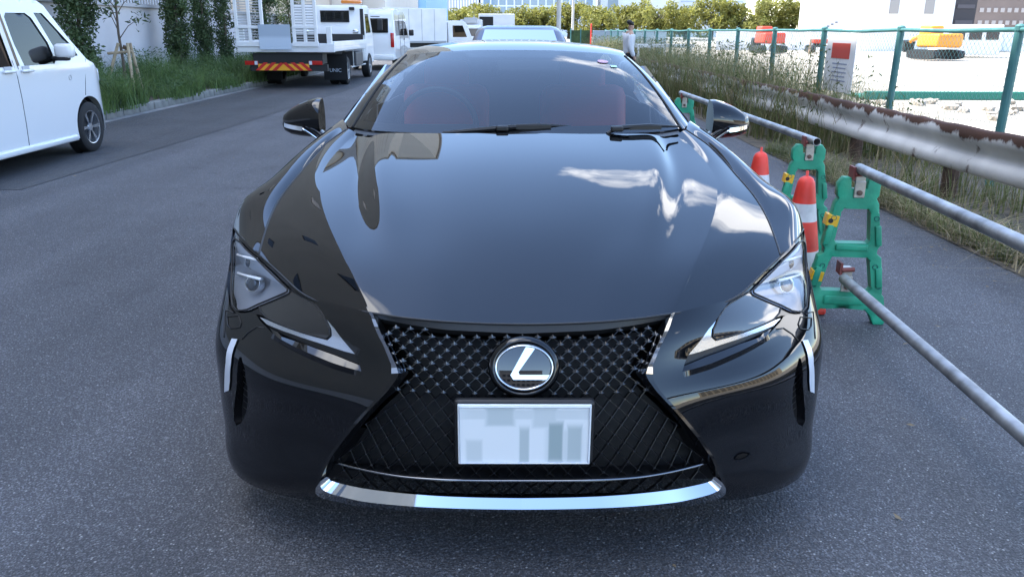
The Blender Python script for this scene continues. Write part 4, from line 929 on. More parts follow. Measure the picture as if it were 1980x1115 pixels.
b_ = B(); b_.box((0, .93, .42), (1.45, .9, .5)); b_.box((0, 2.4, .27), (1.7, 2.3, .22)); b_.box((0, 3.8, .42), (1.45, .95, .5)); b_.box((0, .40, .26), (1.2, .36, .16)); b_.build('underbody', SATIN, CAR)
# ================================================================ far buildings
WHITEB = mat('white_facade', (.70, .70, .70), .8, noise=.04, nscale=.3)
def pxb(name, label, pxa, pxc, D, h, m, wins, depth=20, wm=None):
    x0, x1 = atY(pxa, 40, D).x, atY(pxc, 40, D).x
    return building(name, label, x0, x1, D, D+depth, h, m, [('S', x0+(x1-x0)*u, z, w_*(x1-x0), hh) for u, z, w_, hh in wins], wm=wm)
GLAZ = mat('far_glazing', (.16, .24, .32), .15, 0, .5)
pxb('office_block', 'pale office block with vertical fins left of the glass building', 862, 926, 230, 40, WHITEB, [(.08+.085*k, 15, .035, 26) for k in range(11)], wm=mat('fin_grey', (.30, .33, .40), .6))
pxb('glass_office', 'pale office building with rows of blue-grey window panes', 930, 1152, 225, 42, mat('office_frame', (.62, .66, .72), .6), [(.05+.0685*c, 6.4+2.7*r, .055, 2.3) for c in range(14) for r in range(7)], wm=GLAZ)
pxb('white_block', 'overexposed white building with a single tall window', 1160, 1310, 235, 36, WHITEB, [(.16, 9, .13, 5), (.16, 17, .13, 5)], wm=GLAZ)
pxb('slatted_block', 'white building with thin horizontal bands behind the trees', 1308, 1440, 240, 34, WHITEB, [(.5, 8+1.6*k, .9, .35) for k in range(10)], wm=mat('band_grey', (.45, .50, .60), .6))
pxb('far_tower', 'grey-white building with small window rows far behind the trees', 1600, 1690, 250, 40, WHITEB, [(.07+.08*c, 9+2.2*r, .04, .9) for c in range(12) for r in range(6)], wm=GLAZ)
pxb('white_hall', 'burnt-out white site building with two windows at upper right', 1668, 1842, 62, 7.5, mat('hall_white', (.78, .77, .74), .7), [(.33, 3.35, .10, 1.2), (.72, 3.35, .10, 1.2)], depth=14, wm=mat('hall_window', (.32, .30, .28), .4))
pxb('dark_block', 'dark grey narrow building slab at upper right', 1842, 1884, 66, 16, mat('dark_cladding', (.05, .045, .05), .7), [(.5, 2.2+1.2*k, .8, .3) for k in range(8)], depth=10, wm=mat('dark_band', (.09, .08, .09), .6))
pxb('brown_apartments', 'brown apartment block with rows of balconies at the right edge', 1884, 2150, 90, 26, mat('apartment_brown', (.20, .155, .135), .8, noise=.1, nscale=.5), [(.04+.05*c, 2.45+1.3*r, .028, .45) for c in range(19) for r in range(8)], depth=14, wm=mat('balcony_light', (.42, .38, .36), .7))
building('gridded_office', 'sunlit tan office block across the site, outside the frame', 62, 80, -44, 4, 13, mat('tan_grid', (.50, .42, .30), .7), [('W', -42+2.6*c, 2.2+2.0*r, 1.9, 1.1) for c in range(17) for r in range(6)])
building('reflection_block', 'unseen grey block added behind the camera for reflections in the bumper', -9, 9, -75, -62, 11, mat('grey_block', (.26, .25, .24), .8), [('N', -7+2*c, 2.5+2.8*r, 1.2, 1.4) for c in range(8) for r in range(3)])  # added out of view so the bumper and emblem have something to reflect
# ---- utility poles
POLEM = mat('pole_concrete', (.50, .49, .46), .8, noise=.1, nscale=3)
for px, D, r_, lab in ((1080, 46, .14, 'pale concrete utility pole rising behind the parked dark car'), (1107, 62, .11, 'thinner pale pole just right of the concrete utility pole')):
    x = atY(px, 60, D).x; b = B(); b.tube([(0, 0, 0), (0, 0, 9)], [r_, r_*.7], 14); b.tube([(0, 0, 6.0), (0, 0, 6.12)], r_*1.15, 14); b.tube([(-.7, 0, 8.3), (.7, 0, 8.3)], .05, 6); o = tag(autosmooth(b.build('utility_pole', POLEM)), lab, 'pole'); o.location = (x, D, 0)
# ================================================================ vehicles: shell built from a side outline
def inset(poly, d):
    n = len(poly); o = []
    ar = sum(poly[i][0]*poly[(i+1) % n][1]-poly[(i+1) % n][0]*poly[i][1] for i in range(n)); sg = 1 if ar > 0 else -1
    for i in range(n):
        a, p, c = Vector(poly[i-1]), Vector(poly[i]), Vector(poly[(i+1) % n]); e1 = (p-a).normalized(); e2 = (c-p).normalized()
        n1 = Vector((-e1.y, e1.x))*sg; n2 = Vector((-e2.y, e2.x))*sg; nn = n1+n2; nn = nn/max(.35, nn.length_squared)*2 if nn.length > 1e-6 else n1
        nn = nn/2*1.0 if nn.length > 2 else nn; o.append(tuple(p+nn*d*.5*1.0*(2/ max(1, 1)) * .5 + nn*0))
    return o
def smooth_poly(poly, it=2):
    for _ in range(it):
        o = []
        for i in range(len(poly)):
            a = Vector(poly[i]); c = Vector(poly[(i+1) % len(poly)]); o += [tuple(a.lerp(c, .25)), tuple(a.lerp(c, .75))]
        poly = o
    return poly
def shell(parent, outline, W, m, r=.07, holes=(), tumble=.0, zb=.9, name='body', plan=None, step=.07):
    """outline in (y,z); sides at +-W with rounded edges; plan(y)->extra inset of the side"""
    pl = plan or (lambda y: 0.)
    def X(y, z, d): return W-d-tumble*max(0, z-zb)-pl(y)
    lev = [(0., r), (.12*r, .62*r), (.38*r, .30*r), (r, 0.)]
    rings = [inset(outline, d) for _, d in lev]; V = []; NF = []
    n = len(outline)
    b = B()
    for sg in (1, -1):
        k0 = len(b.v)
        for (dx, _), rg in zip(lev, rings): b.v += [(sg*X(y, z, dx), y, z) for y, z in rg]
        for i in range(len(lev)-1):
            for j in range(n): a = k0+i*n+j; c = k0+i*n+(j+1) % n; b.f.append((a, c, c+n, a+n))
    k1 = 3*n; k2 = 4*n+3*n
    for j in range(n): b.f.append((k1+j, k1+(j+1) % n, k2+(j+1) % n, k2+j))
    hs = [h for h in holes]
    v, f = region(rings[0], hs, step)
    for sg in (1, -1):
        b.add([(sg*X(y, z, 0), y, z) for y, z in v], f)
    o = b.build(name, m, parent)
    bm = bmesh.new(); bm.from_mesh(o.data); bmesh.ops.remove_doubles(bm, verts=bm.verts[:], dist=.0008); bmesh.ops.recalc_face_normals(bm, faces=bm.faces[:]); bm.to_mesh(o.data); bm.free()
    autosmooth(o, 40); return o, X
def pane(parent, poly, X, sg, m, name='side_window', off=-.012):
    v, f = region(poly, (), .08); return mesh_obj(name, [(sg*(X(y, z, 0)+off), y, z) for y, z in v], f, m, parent, True)
def circ(y, z, r, n=22, a0=0, a1=2*math.pi): return [(y+r*math.cos(a), z+r*math.sin(a)) for a in np.linspace(a0, a1, n, endpoint=False)]
WHITEP = mat('white_paint', (.74, .75, .76), .3, 0, 1., .4)
CARGL = glassmat('car_glass', (.16, .20, .20), 1.6)
LAMPR = mat('red_lamp', (.45, .015, .012), .2, 0, .8); AMBER = mat('amber_lamp', (.7, .22, .03), .2, 0, .8)
INTER = mat('cabin_dark', (.03, .03, .032), .8)
# ---- white kei car -----------------------------------------------------------
KX = -4.95; W_ = .735
kc = thing('white_minicar', 'boxy white minicar parked nose-away at the left edge', 'car', (KX-W_, 8.32, 0))
def K(px, py): p = atX(px, py, KX-.02); return (p.y-8.32, p.z)
out_k = [(-.05, .20), (-.015, .30), (.0, .48), (-.015, .66), (-.05, .84), (-.11, .965), (-.22, 1.035), (-.36, 1.075), (-.62, 1.31), (-.83, 1.53), (-.94, 1.65), (-1.06, 1.70), (-1.7, 1.715), (-2.6, 1.705), (-3.2, 1.66), (-3.33, 1.54), (-3.39, 1.0), (-3.40, .5), (-3.36, .22), (-2.7, .19), (-.9, .19)]
wy = K(178, 252)[0]
fw = [(-1.66, 1.03), (-1.72, 1.25), (-1.74, 1.50), (-1.70, 1.54), (-1.36, 1.545), (-1.27, 1.50), (-1.10, 1.25), (-1.06, 1.06), (-1.09, 1.03)]
qw = [(-1.20, 1.55), (-1.04, 1.55), (-.62, 1.20), (-.56, 1.10), (-.98, 1.08), (-1.02, 1.22)]
rw = [(-2.72, 1.03), (-2.72, 1.54), (-1.90, 1.545), (-1.86, 1.03)]
archF = circ(wy, .30, .345); archR = circ(-2.95, .30, .345)
ko, KXf = shell(kc, out_k, W_, WHITEP, .075, [], .15, .98, 'body_placeholder', plan=lambda y: .10*max(0, (y+.35)/.35)**2+.03*max(0, (-2.9-y)/.5)**2)
bpy.data.objects.remove(ko)
def kshell():
    o2 = []
    for p in out_k:
        o2.append(p)
    # arches cut as notches in the outline bottom
    a = [(wy+.345*math.cos(t), .30+.345*math.sin(t)) for t in np.linspace(math.pi+.32, -.32, 18)]
    a2 = [(-2.95+.345*math.cos(t), .30+.345*math.sin(t)) for t in np.linspace(math.pi+.32, -.32, 18)]
    return [q for q in out_k[:-2]]+a2+[(-1.6, .19)]+a
out_k2 = kshell()
def shell2(parent, outline, notch, W, m, r, holes, X, name):
    """notch: closed outline with wheel arches used for the flat side; outline used for the wrap"""
    lev = [(0., r), (.12*r, .62*r), (.38*r, .30*r), (r, 0.)]; rings = [inset(outline, d) for _, d in lev]; n = len(outline); b = B()
    top = [j for j in range(n) if not (outline[j][1] < .25 and outline[(j+1) % n][1] < .25)]
    for sg in (1, -1):
        k0 = len(b.v)
        for (dx, _), rg in zip(lev, rings): b.v += [(sg*X(y, z, dx), y, z) for y, z in rg]
        for i in range(3):
            for j in top: a = k0+i*n+j; c = k0+i*n+(j+1) % n; b.f.append((a, c, c+n, a+n))
    for j in top: b.f.append((3*n+j, 3*n+(j+1) % n, 7*n+(j+1) % n, 7*n+j))
    v, f = region(notch, holes, .06)
    for sg in (1, -1): b.add([(sg*X(y, z, 0), y, z) for y, z in v], f)
    o = b.build(name, m, parent); bm = bmesh.new(); bm.from_mesh(o.data); bmesh.ops.remove_doubles(bm, verts=bm.verts[:], dist=.0008); bmesh.ops.recalc_face_normals(bm, faces=bm.faces[:]); bm.to_mesh(o.data); bm.free(); autosmooth(o, 40); return o
ins = inset(out_k, .075)
a_ = [(wy+.345*math.cos(t), .30+.345*math.sin(t)) for t in np.linspace(-.30, math.pi+.30, 20)]
a2_ = [(-2.95+.345*math.cos(t), .30+.345*math.sin(t)) for t in np.linspace(-.30, math.pi+.30, 20)]
body_notch = [p for p in ins if p[1] > .27 and not (p[0] < -3.2 and p[1] < .3)]
body_notch = body_notch+[(-3.31, .26), (-2.95-.335, .22)]+a2_[::-1]+[(-2.0, .20), (-1.2, .20)]+a_[::-1]
kb_ = shell2(kc, out_k, body_notch, W_, WHITEP, .075, [fw, qw, rw], KXf, 'body')
for sg in (1, -1):
    for pl_ in (fw, qw, rw): pane(kc, pl_, KXf, sg, CARGL)
    for ps_ in ([K(22, 117), K(30, 150), K(38.5, 190), K(47, 240), K(54, 289)], [(-1.78, 1.0), (-1.82, 1.56)], [(-.42, 1.06), (-.52, .80), (-.56, .66)]):
        b = B(); b.tube([(sg*(KXf(y, z, 0)+.0005), y, z) for y, z in ps_], .0045, 5); b.build('door_seam', mat('seam_grey', (.12, .12, .13), .7), kc)
    for yy, zz_ in (K(47, 137), K(12, 139)):
        b = B(); b.bbox((sg*(KXf(yy, zz_, 0)+.022), yy, zz_), (.025, .20, .028), .010); b.build('door_handle', WHITEP, kc, True)
        b = B(); b.bbox((sg*(KXf(yy, zz_, 0)+.0), yy, zz_+.012), (.012, .12, .07), .005); b.build('handle_recess', mat('recess_grey', (.40, .41, .43), .4), kc, True)
    b = B(); b.bbox((sg*(W_-.005), -1.75, .215), (.06, 1.75, .07), .02); b.build('side_skirt', WHITEP, kc, True)
    wheel(kc, (sg*(W_-.095), wy, .29), .29, .17, sg, mat('alloy', (.62, .63, .65), .25, .9), 6, .66); wheel(kc, (sg*(W_-.095), -2.95, .29), .29, .17, sg, MATS['alloy'], 6, .66)
    b = B(); b.lathe([(.345, -.06), (.345, .0)], (sg*(W_-.08), wy, .30), (sg, 0, 0), 30); b.lathe([(.34, -.055), (.001, -.055)], (sg*(W_-.1), wy, .30), (sg, 0, 0), 30); b.build('wheel_arch_liner', SATIN, kc, True)
    b = B(); b.bbox((sg*(W_+.10), -1.05, 1.165), (.20, .12, .15), .04); mo = b.build('door_mirror', WHITEP, kc, True)
    b = B(); b.bbox((sg*(W_+.04), -1.05, 1.085), (.20, .09, .05), .02); b.build('mirror_foot', SATIN, mo, True)
    b = B(); b.bbox((sg*(W_-.16), -.085, .86), (.20, .10, .17), .03, Matrix.Rotation(sg*.35, 3, 'Z')); b.build('headlight', WHITELAMP, kc, True)
    c_ = K(132, 150)
    b = B(); b.lathe([(.030, .0), (.030, .004), (.024, .0045), (.024, .002)], (sg*(KXf(c_[0], c_[1], 0)), c_[0], c_[1]), (sg, 0, 0), 20); b.build('fender_badge', mat('badge_silver', (.5, .5, .52), .3, .7), kc, True)
    b = B(); b.tube([(sg*(KXf(-1.77, 1.0, 0)-.03), -1.77, 1.03), (sg*(KXf(-1.81, 1.54, 0)-.03), -1.81, 1.54)], .045, 4); b.build('door_pillar', mat('pillar_reflection', (.10, .085, .075), .25, 0, 1.), kc)  # brown of a reflection is put into the pillar colour
V = [(-.62, -.37, 1.085), (.62, -.37, 1.085), (.52, -.95, 1.60), (-.52, -.95, 1.60)]
b = B(); b.add([(x, y+.012, z+.012) for x, y, z in V], [(0, 1, 2, 3)]); b.build('windshield', DARKGLASS, kc)
b = B(); b.bbox((0, -1.75, .72), (1.3, 2.6, .1), .03); b.bbox((0, -.75, .98), (1.3, .45, .12), .04); b.build('dashboard', INTER, kc)
for sx_ in (-.34, .34):
    b = B(); b.bbox((sx_, -1.60, 1.05), (.48, .14, .55), .05, Matrix.Rotation(R(12), 3, 'X')); b.bbox((sx_, -1.68, 1.42), (.24, .08, .16), .03); b.build('seat', mat('seat_beige', (.32, .28, .23), .8), kc, True)
# ---- flatbed truck ------------------------------------------------------------
TX0, TX1, TY = -6.60, -4.28, 18.5
tk = thing('flatbed_truck', 'white flatbed loader truck with two upright slatted tail ramps', 'truck', ((TX0+TX1)/2, TY, 0)); hw = (TX1-TX0)/2
def Tp(px, py, dy=0.): p = atY(px, py, TY+dy); return p.x-(TX0+TX1)/2, p.z
TRW = mat('truck_white', (.74, .75, .76), .4, 0, .4, noise=.06, nscale=2); BLK = mat('chassis_black', (.015, .015, .016), .6)
b = B(); b.bbox((0, 2.35, .95), (2*hw, 4.7, .13), .012); b.build('bed', TRW, tk)
b = B(); b.bbox((0, .03, .97), (2*hw+.04, .09, .20), .012); b.build('tail_sill', TRW, tk)
for sg in (1, -1):
    b = B(); b.bbox((sg*(hw-.025), 2.4, 1.06), (.06, 4.6, .13), .01); b.build('bed_rail', TRW, tk)
    b = B(); b.bbox((sg*(hw-.10), .05, 1.22), (.12, .10, .50), .012); b.build('tail_post', TRW, tk)
def ramp(pxa, pxb):
    x0, x1 = Tp(pxa, 60)[0], Tp(pxb, 60)[0]; R0 = B()
    for k in range(3): x = x0+(x1-x0)*k/2; R0.bbox((x, -.02, 1.78), (.075, .07, 1.55), .010)
    R0.bbox(((x0+x1)/2, -.03, 1.45), (abs(x1-x0)+.08, .06, .07), .01); R0.bbox(((x0+x1)/2, -.02, 1.06), (abs(x1-x0)+.1, .08, .12), .01); ro = R0.build('ramp_frame', TRW, tk)
    me_ = None
    for k in range(23):
        if me_ is None: s = B(); s.box((0, 0, 0), (abs(x1-x0)-.02, .045, .024)); o = s.build('ramp_slat', mat('slat_grey', (.40, .41, .42), .6), ro); me_ = o.data
        else: o = link(bpy.data.objects.new('ramp_slat', me_), ro)
        o.location = ((x0+x1)/2, .01, 1.16+k*.062)
ramp(459, 508); ramp(569, 611)
b = B(); a, c = Tp(505, 96), Tp(562, 48); b.bbox(((a[0]+c[0])/2, -.10, (a[1]+c[1])/2), (c[0]-a[0], .02, c[1]-a[1]), .004); o = b.build('tail_sign', None, tk)
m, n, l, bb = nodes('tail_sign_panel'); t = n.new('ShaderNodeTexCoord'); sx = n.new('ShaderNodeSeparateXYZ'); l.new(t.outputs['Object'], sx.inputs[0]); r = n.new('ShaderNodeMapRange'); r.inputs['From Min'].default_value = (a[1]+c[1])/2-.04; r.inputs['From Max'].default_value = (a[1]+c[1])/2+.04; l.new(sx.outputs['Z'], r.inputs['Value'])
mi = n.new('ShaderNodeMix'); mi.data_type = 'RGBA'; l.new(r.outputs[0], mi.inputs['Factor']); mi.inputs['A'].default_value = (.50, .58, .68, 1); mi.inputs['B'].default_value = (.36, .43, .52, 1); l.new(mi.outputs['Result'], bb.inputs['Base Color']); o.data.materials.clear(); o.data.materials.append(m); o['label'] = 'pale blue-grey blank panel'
# chevron board
a, c = Tp(500, 136.5, .1), Tp(597, 121, .1); bw, bh = c[0]-a[0], c[1]-a[1]; x0, z0 = a
b = B(); b.bbox((x0+bw/2, .12, z0+bh/2), (bw, .03, bh), .004); cb_ = b.build('chevron_board', mat('board_yellow', (.85, .38, .02), .5), tk)
for k in range(6):
    s = 1 if k < 3 else -1; b = B(); xc = x0+bw/2+s*-1*(bw*.10+(k % 3)*bw*.165); d = bw*.085; sk_ = bh*1.1*s
    b.prism([(xc-d/2-sk_*.5, z0+.004), (xc+d/2-sk_*.5, z0+.004), (xc+d/2+sk_*.5, z0+bh-.004), (xc-d/2+sk_*.5, z0+bh-.004)], lambda u, v_, t_: Vector((u, t_, v_)), .1045, .098); b.build('chevron_stripe', mat('board_red', (.55, .02, .015), .5), cb_)
for pa, pb in (((474, 126), (499, 118)), ((597, 126), (623, 118))):
    a, c = Tp(*pa, .1), Tp(*pb, .1); b = B(); b.bbox(((a[0]+c[0])/2, .12, (a[1]+c[1])/2), (c[0]-a[0], .06, c[1]-a[1]), .01); o = b.build('tail_lamp', LAMPR, tk)
    xw = c[0]-.05 if pa[0] < 550 else a[0]+.05
    b = B(); b.bbox((xw, .085, (a[1]+c[1])/2), (.07, .02, c[1]-a[1]-.01), .004); b.build('reverse_lamp', WHITELAMP, o)
b = B(); b.box((0, .35, .72), (1.7, .5, .25)); b.box((0, 2.6, .68), (.9, 4.8, .28)); b.box((0, .2, .5), (1.9, .14, .16)); b.build('chassis', BLK, tk)
for sg in (1, -1):
    wheel(tk, (sg*(hw-.16), 1.95, .36), .36, .22, sg, mat('steel_rim', (.55, .57, .60), .35, .8), 5, .62); wheel(tk, (sg*(hw-.42), 1.95, .36), .36, .2, sg, MATS['steel_rim'], 5, .62); wheel(tk, (sg*(hw-.16), 5.55, .36), .36, .22, sg, MATS['steel_rim'], 5, .62)
    b = B(); b.bbox((sg*(hw-.30), 1.50, .46), (.62, .02, .66), .006); fo = b.build('mud_flap', RUBBER, tk)
    b = B(); b.bbox((sg*(hw-.22), 3.6, .62), (.4, 1.1, .38), .03); b.build('tool_box', mat('box_grey', (.06, .06, .065), .5), tk)
    b = B(); b.tube([(sg*(hw-.08), 2.5, .42), (sg*(hw-.08), 4.8, .42)], .025, 8); b.tube([(sg*(hw-.08), 2.9, .42), (sg*(hw-.08), 2.9, .85)], .018, 6); b.tube([(sg*(hw-.08), 4.3, .42), (sg*(hw-.08), 4.3, .85)], .018, 6); b.build('side_guard', mat('galv', (.42, .43, .44), .4, .7), tk)
# lettering on the mud flap
tcv = bpy.data.curves.new('flap_text', 'FONT'); tcv.body = 'UNIC'; tcv.size = .13; tcv.align_x = 'CENTER'; tcv.extrude = .002
to = bpy.data.objects.new('flap_text', tcv); COL.objects.link(to); dg = bpy.context.evaluated_depsgraph_get(); me = bpy.data.meshes.new_from_object(to.evaluated_get(dg)); bpy.data.objects.remove(to)
o = link(bpy.data.objects.new('flap_lettering', me), tk); me.materials.append(WHITELAMP); o.location = (hw-.30, 1.486, .34); o.rotation_euler = (math.pi/2, 0, 0)
cabo = [(4.95, .50), (4.95, 1.98), (5.05, 2.10), (5.9, 2.12), (6.1, 2.05), (6.45, 1.30), (6.52, .9), (6.50, .42), (6.0, .40)]
co, CXf = shell(tk, cabo, hw-.08, TRW, .07, [[(5.25, 1.30), (5.25, 1.86), (5.85, 1.86), (6.12, 1.32)]], .04, 1.2, 'cab')
for sg in (1, -1): pane(tk, [(5.25, 1.30), (5.25, 1.86), (5.85, 1.86), (6.12, 1.32)], CXf, sg, DARKGLASS)
a, c = Tp(620, 42, 4.9), Tp(674, 22, 4.9); b = B(); b.bbox(((a[0]+c[0])/2, 4.935, (a[1]+c[1])/2), (c[0]-a[0], .02, c[1]-a[1]), .008); b.build('rear_window', CARGL, tk)
b = B(); b.tube([((a[0]+c[0])/2+s1*(c[0]-a[0])/2, 4.92, (a[1]+c[1])/2+s2*(c[1]-a[1])/2) for s1, s2 in ((-1, -1), (1, -1), (1, 1), (-1, 1))], .022, 6, closed=True); b.build('window_gasket', RUBBER, tk)
b = B(); b.bbox((0, 4.88, 1.13), (2*hw-.24, .10, .30), .01); b.build('headboard', BLK, tk)
b = B(); b.box((hw-.14, 4.935, 1.62), (.10, .02, .75)); b.build('cab_corner', BLK, tk)
for x_, z_ in ((hw-.42, 2.0), (hw-.34, 1.36), (-hw+.5, 1.36)): b = B(); b.bbox((x_, 4.9, z_), (.16, .08, .09), .02); b.build('work_lamp', BLK if z_ > 1.8 else CHROME, tk, True)
b = B(); b.bbox((hw-.5, 5.4, 2.20), (.6, .3, .10), .03); b.build('roof_beacon', AMBER, tk, True)
b = B(); b.bbox((hw+.18, 6.35, 1.55), (.16, .1, .34), .03); b.tube([(hw-.1, 6.3, 1.8), (hw+.18, 6.35, 1.8)], .015, 6); b.build('cab_mirror', BLK, tk)
# ---- white van ahead of the truck -------------------------------------------
vn = thing('white_van', 'white high-roof van parked in front of the flatbed truck', 'van', (-5.02, 28.5, 0)); VW = .88
vo = [(0, .35), (-.03, .8), (.0, 1.1), (.10, 1.9), (.25, 2.10), (.6, 2.16), (3.2, 2.12), (3.7, 1.95), (4.35, 1.15), (4.62, 1.0), (4.68, .5), (4.6, .32)]
swin = [[(.35, 1.20), (.38, 1.72), (1.5, 1.74), (1.5, 1.20)], [(1.6, 1.20), (1.6, 1.74), (2.7, 1.74), (2.7, 1.20)], [(2.8, 1.20), (2.8, 1.74), (3.5, 1.70), (4.0, 1.20)]]
vb, VXf = shell(vn, vo, VW, WHITEP, .10, swin, .06, 1.1, 'body')
for sg in (1, -1):
    for pl_ in swin: pane(vn, pl_, VXf, sg, DARKGLASS)
    wheel(vn, (sg*(VW-.12), .95, .33), .33, .19, sg, MATS['steel_rim'], 5, .62); wheel(vn, (sg*(VW-.12), 3.6, .33), .33, .19, sg, MATS['steel_rim'], 5, .62)
    b = B(); b.bbox((sg*(VW-.085), -.03, 1.05), (.13, .06, .50), .02); b.build('tail_lamp', LAMPR, vn, True)
    b = B(); b.bbox((sg*(VW+.14), 4.0, 1.30), (.2, .1, .24), .04); b.build('door_mirror', BLK, vn, True)
b = B(); b.bbox((0, .035, 1.55), (1.3, .03, .5), .03, Matrix.Rotation(R(-7), 3, 'X')); b.build('rear_window', DARKGLASS, vn)
b = B(); b.bbox((0, -.06, .45), (1.7, .14, .2), .03); b.build('rear_bumper', WHITEP, vn, True)
# ---- dark purple car behind the coupe ----------------------------------------
pc = thing('navy_car', 'dark navy car parked directly behind the black coupe, only its roof showing', 'car', (.14, 9.8, 0))
PURP = mat('purple_paint', (.018, .018, .05), .35, .0, .6, .4)
po2 = [(-.0, .30), (-.05, .60), (.05, .78), (.9, .93), (1.25, 1.0), (1.9, 1.40), (2.2, 1.47), (3.0, 1.47), (3.5, 1.38), (4.1, 1.05), (4.3, .95), (4.4, .6), (4.3, .28)]
sw2 = [[(1.6, 1.0), (2.1, 1.36), (2.75, 1.38), (2.75, 1.0)], [(2.82, 1.0), (2.82, 1.38), (3.3, 1.35), (3.7, 1.02)]]
pbk, PXf = shell(pc, po2, .86, PURP, .14, sw2, .42, .98, 'body')
for sg in (1, -1):
    for pl_ in sw2: pane(pc, pl_, PXf, sg, DARKGLASS)
    wheel(pc, (sg*.74, .85, .32), .32, .2, sg, MATS['alloy'], 5); wheel(pc, (sg*.74, 3.5, .32), .32, .2, sg, MATS['alloy'], 5)
    b = B(); b.bbox((sg*.68, .03, .68), (.3, .12, .12), .03); b.build('headlight', WHITELAMP, pc, True)
b = B(); b.add([(-.66, 1.27, 1.035), (.66, 1.27, 1.035), (.55, 1.88, 1.41), (-.55, 1.88, 1.41)], [(0, 1, 2, 3)]); b.build('windshield', DARKGLASS, pc)
# ---- distant trucks ------------------------------------------------------------
def box_truck(name, label, loc, rz, boxl, boxw, boxh, base_, cabh, opening=False):
    t = thing(name, label, 'truck', loc, rz)
    b = B(); b.bbox((0, -boxl/2, base_+boxh/2), (boxw, boxl, boxh), .03); cg_ = b.build('cargo_box', TRW, t)
    for sg in (1, -1):
        for k in range(1, 5): b = B(); b.box((sg*(boxw/2+.002), -boxl*k/5, base_+boxh/2), (.012, .03, boxh-.1)); b.build('box_seam', mat('box_seam_grey', (.45, .46, .47), .6), cg_)
        b = B(); b.box((sg*(boxw/2+.004), -boxl/2, base_+.06), (.016, boxl-.1, .10)); b.build('box_skirt', mat('box_skirt_grey', (.35, .36, .37), .5), cg_)
    cb2 = [(.08, .45), (.08, cabh-.1), (.2, cabh), (1.0, cabh), (1.2, cabh-.15), (1.55, .95), (1.58, .45)]
    co2, f = shell(t, cb2, boxw/2-.03, TRW, .06, [[(.35, 1.05), (.35, cabh-.25), (.95, cabh-.25), (1.2, 1.05)]], .03, 1., 'cab')
    for sg in (1, -1):
        pane(t, [(.35, 1.05), (.35, cabh-.25), (.95, cabh-.25), (1.2, 1.05)], f, sg, DARKGLASS)
        for yy in (.85, -boxl*.7): wheel(t, (sg*(boxw/2-.12), yy, .32), .32, .18, sg, MATS['steel_rim'], 5, .62)
    w2 = boxw/2-.14; b = B(); b.add([(-w2, 1.51, 1.05), (w2, 1.51, 1.05), (w2, 1.245, cabh-.22), (-w2, 1.245, cabh-.22)], [(0, 1, 2, 3)]); b.build('windshield', DARKGLASS, t)
    b = B(); b.box((0, -boxl/2, base_-.12), (boxw*.7, boxl, .2)); b.build('chassis', BLK, t)
    if opening: b = B(); b.bbox((0, .30, cabh+.28), (.9, .4, .35), .04); b.build('cooling_unit', mat('unit_grey', (.5, .5, .5), .6), t)
    return t
x = atY(872, 60, 44).x; box_truck('panel_truck', 'white panel truck angled across the road end, cab pointing right', (x-.6, 44, 0), R(-62), 3.6, 1.9, 1.75, .75, 1.9)
x = atY(908, 60, 52).x; box_truck('cooler_truck', 'small white cooler truck facing the camera far down the road', (x, 54.2, 0), R(180), 2.6, 1.42, 1.45, .65, 1.75, True)
x = atY(960, 60, 58).x; ct = thing('storage_container', 'white storage container with the shade of an open doorway painted on at the end of the road', 'container', (x, 60, 0))
b = B(); b.bbox((0, 0, 1.3), (2.6, 2.2, 2.5), .03); b.build('container_body', TRW, ct)
b = B(); b.box((-.75, -1.11, 1.5), (1.0, .03, 1.7)); b.build('doorway', mat('doorway_shade', (.02, .02, .022), .9), ct)  # dark slab on the closed box, coloured as the shade inside an opening
wc = thing('far_white_car', 'small white car far away in front of the tree row', 'car', (atY(1042, 60, 70).x, 70, 0), R(90))
fo_ = [(-2, .3), (-2, .8), (-1.2, .95), (-.7, 1.55), (1.0, 1.6), (1.7, 1.0), (2, .9), (2, .3)]
_, WXf = shell(wc, fo_, .8, WHITEP, .1, [[(-.95, 1.0), (-.6, 1.45), (.9, 1.48), (1.35, 1.0)]], .1, 1, 'body')
for sg in (1, -1):
    pane(wc, [(-.95, 1.0), (-.6, 1.45), (.9, 1.48), (1.35, 1.0)], WXf, sg, DARKGLASS)
    for yy in (-1.25, 1.25): wheel(wc, (sg*.7, yy, .31), .31, .18, sg, MATS['alloy'], 5)
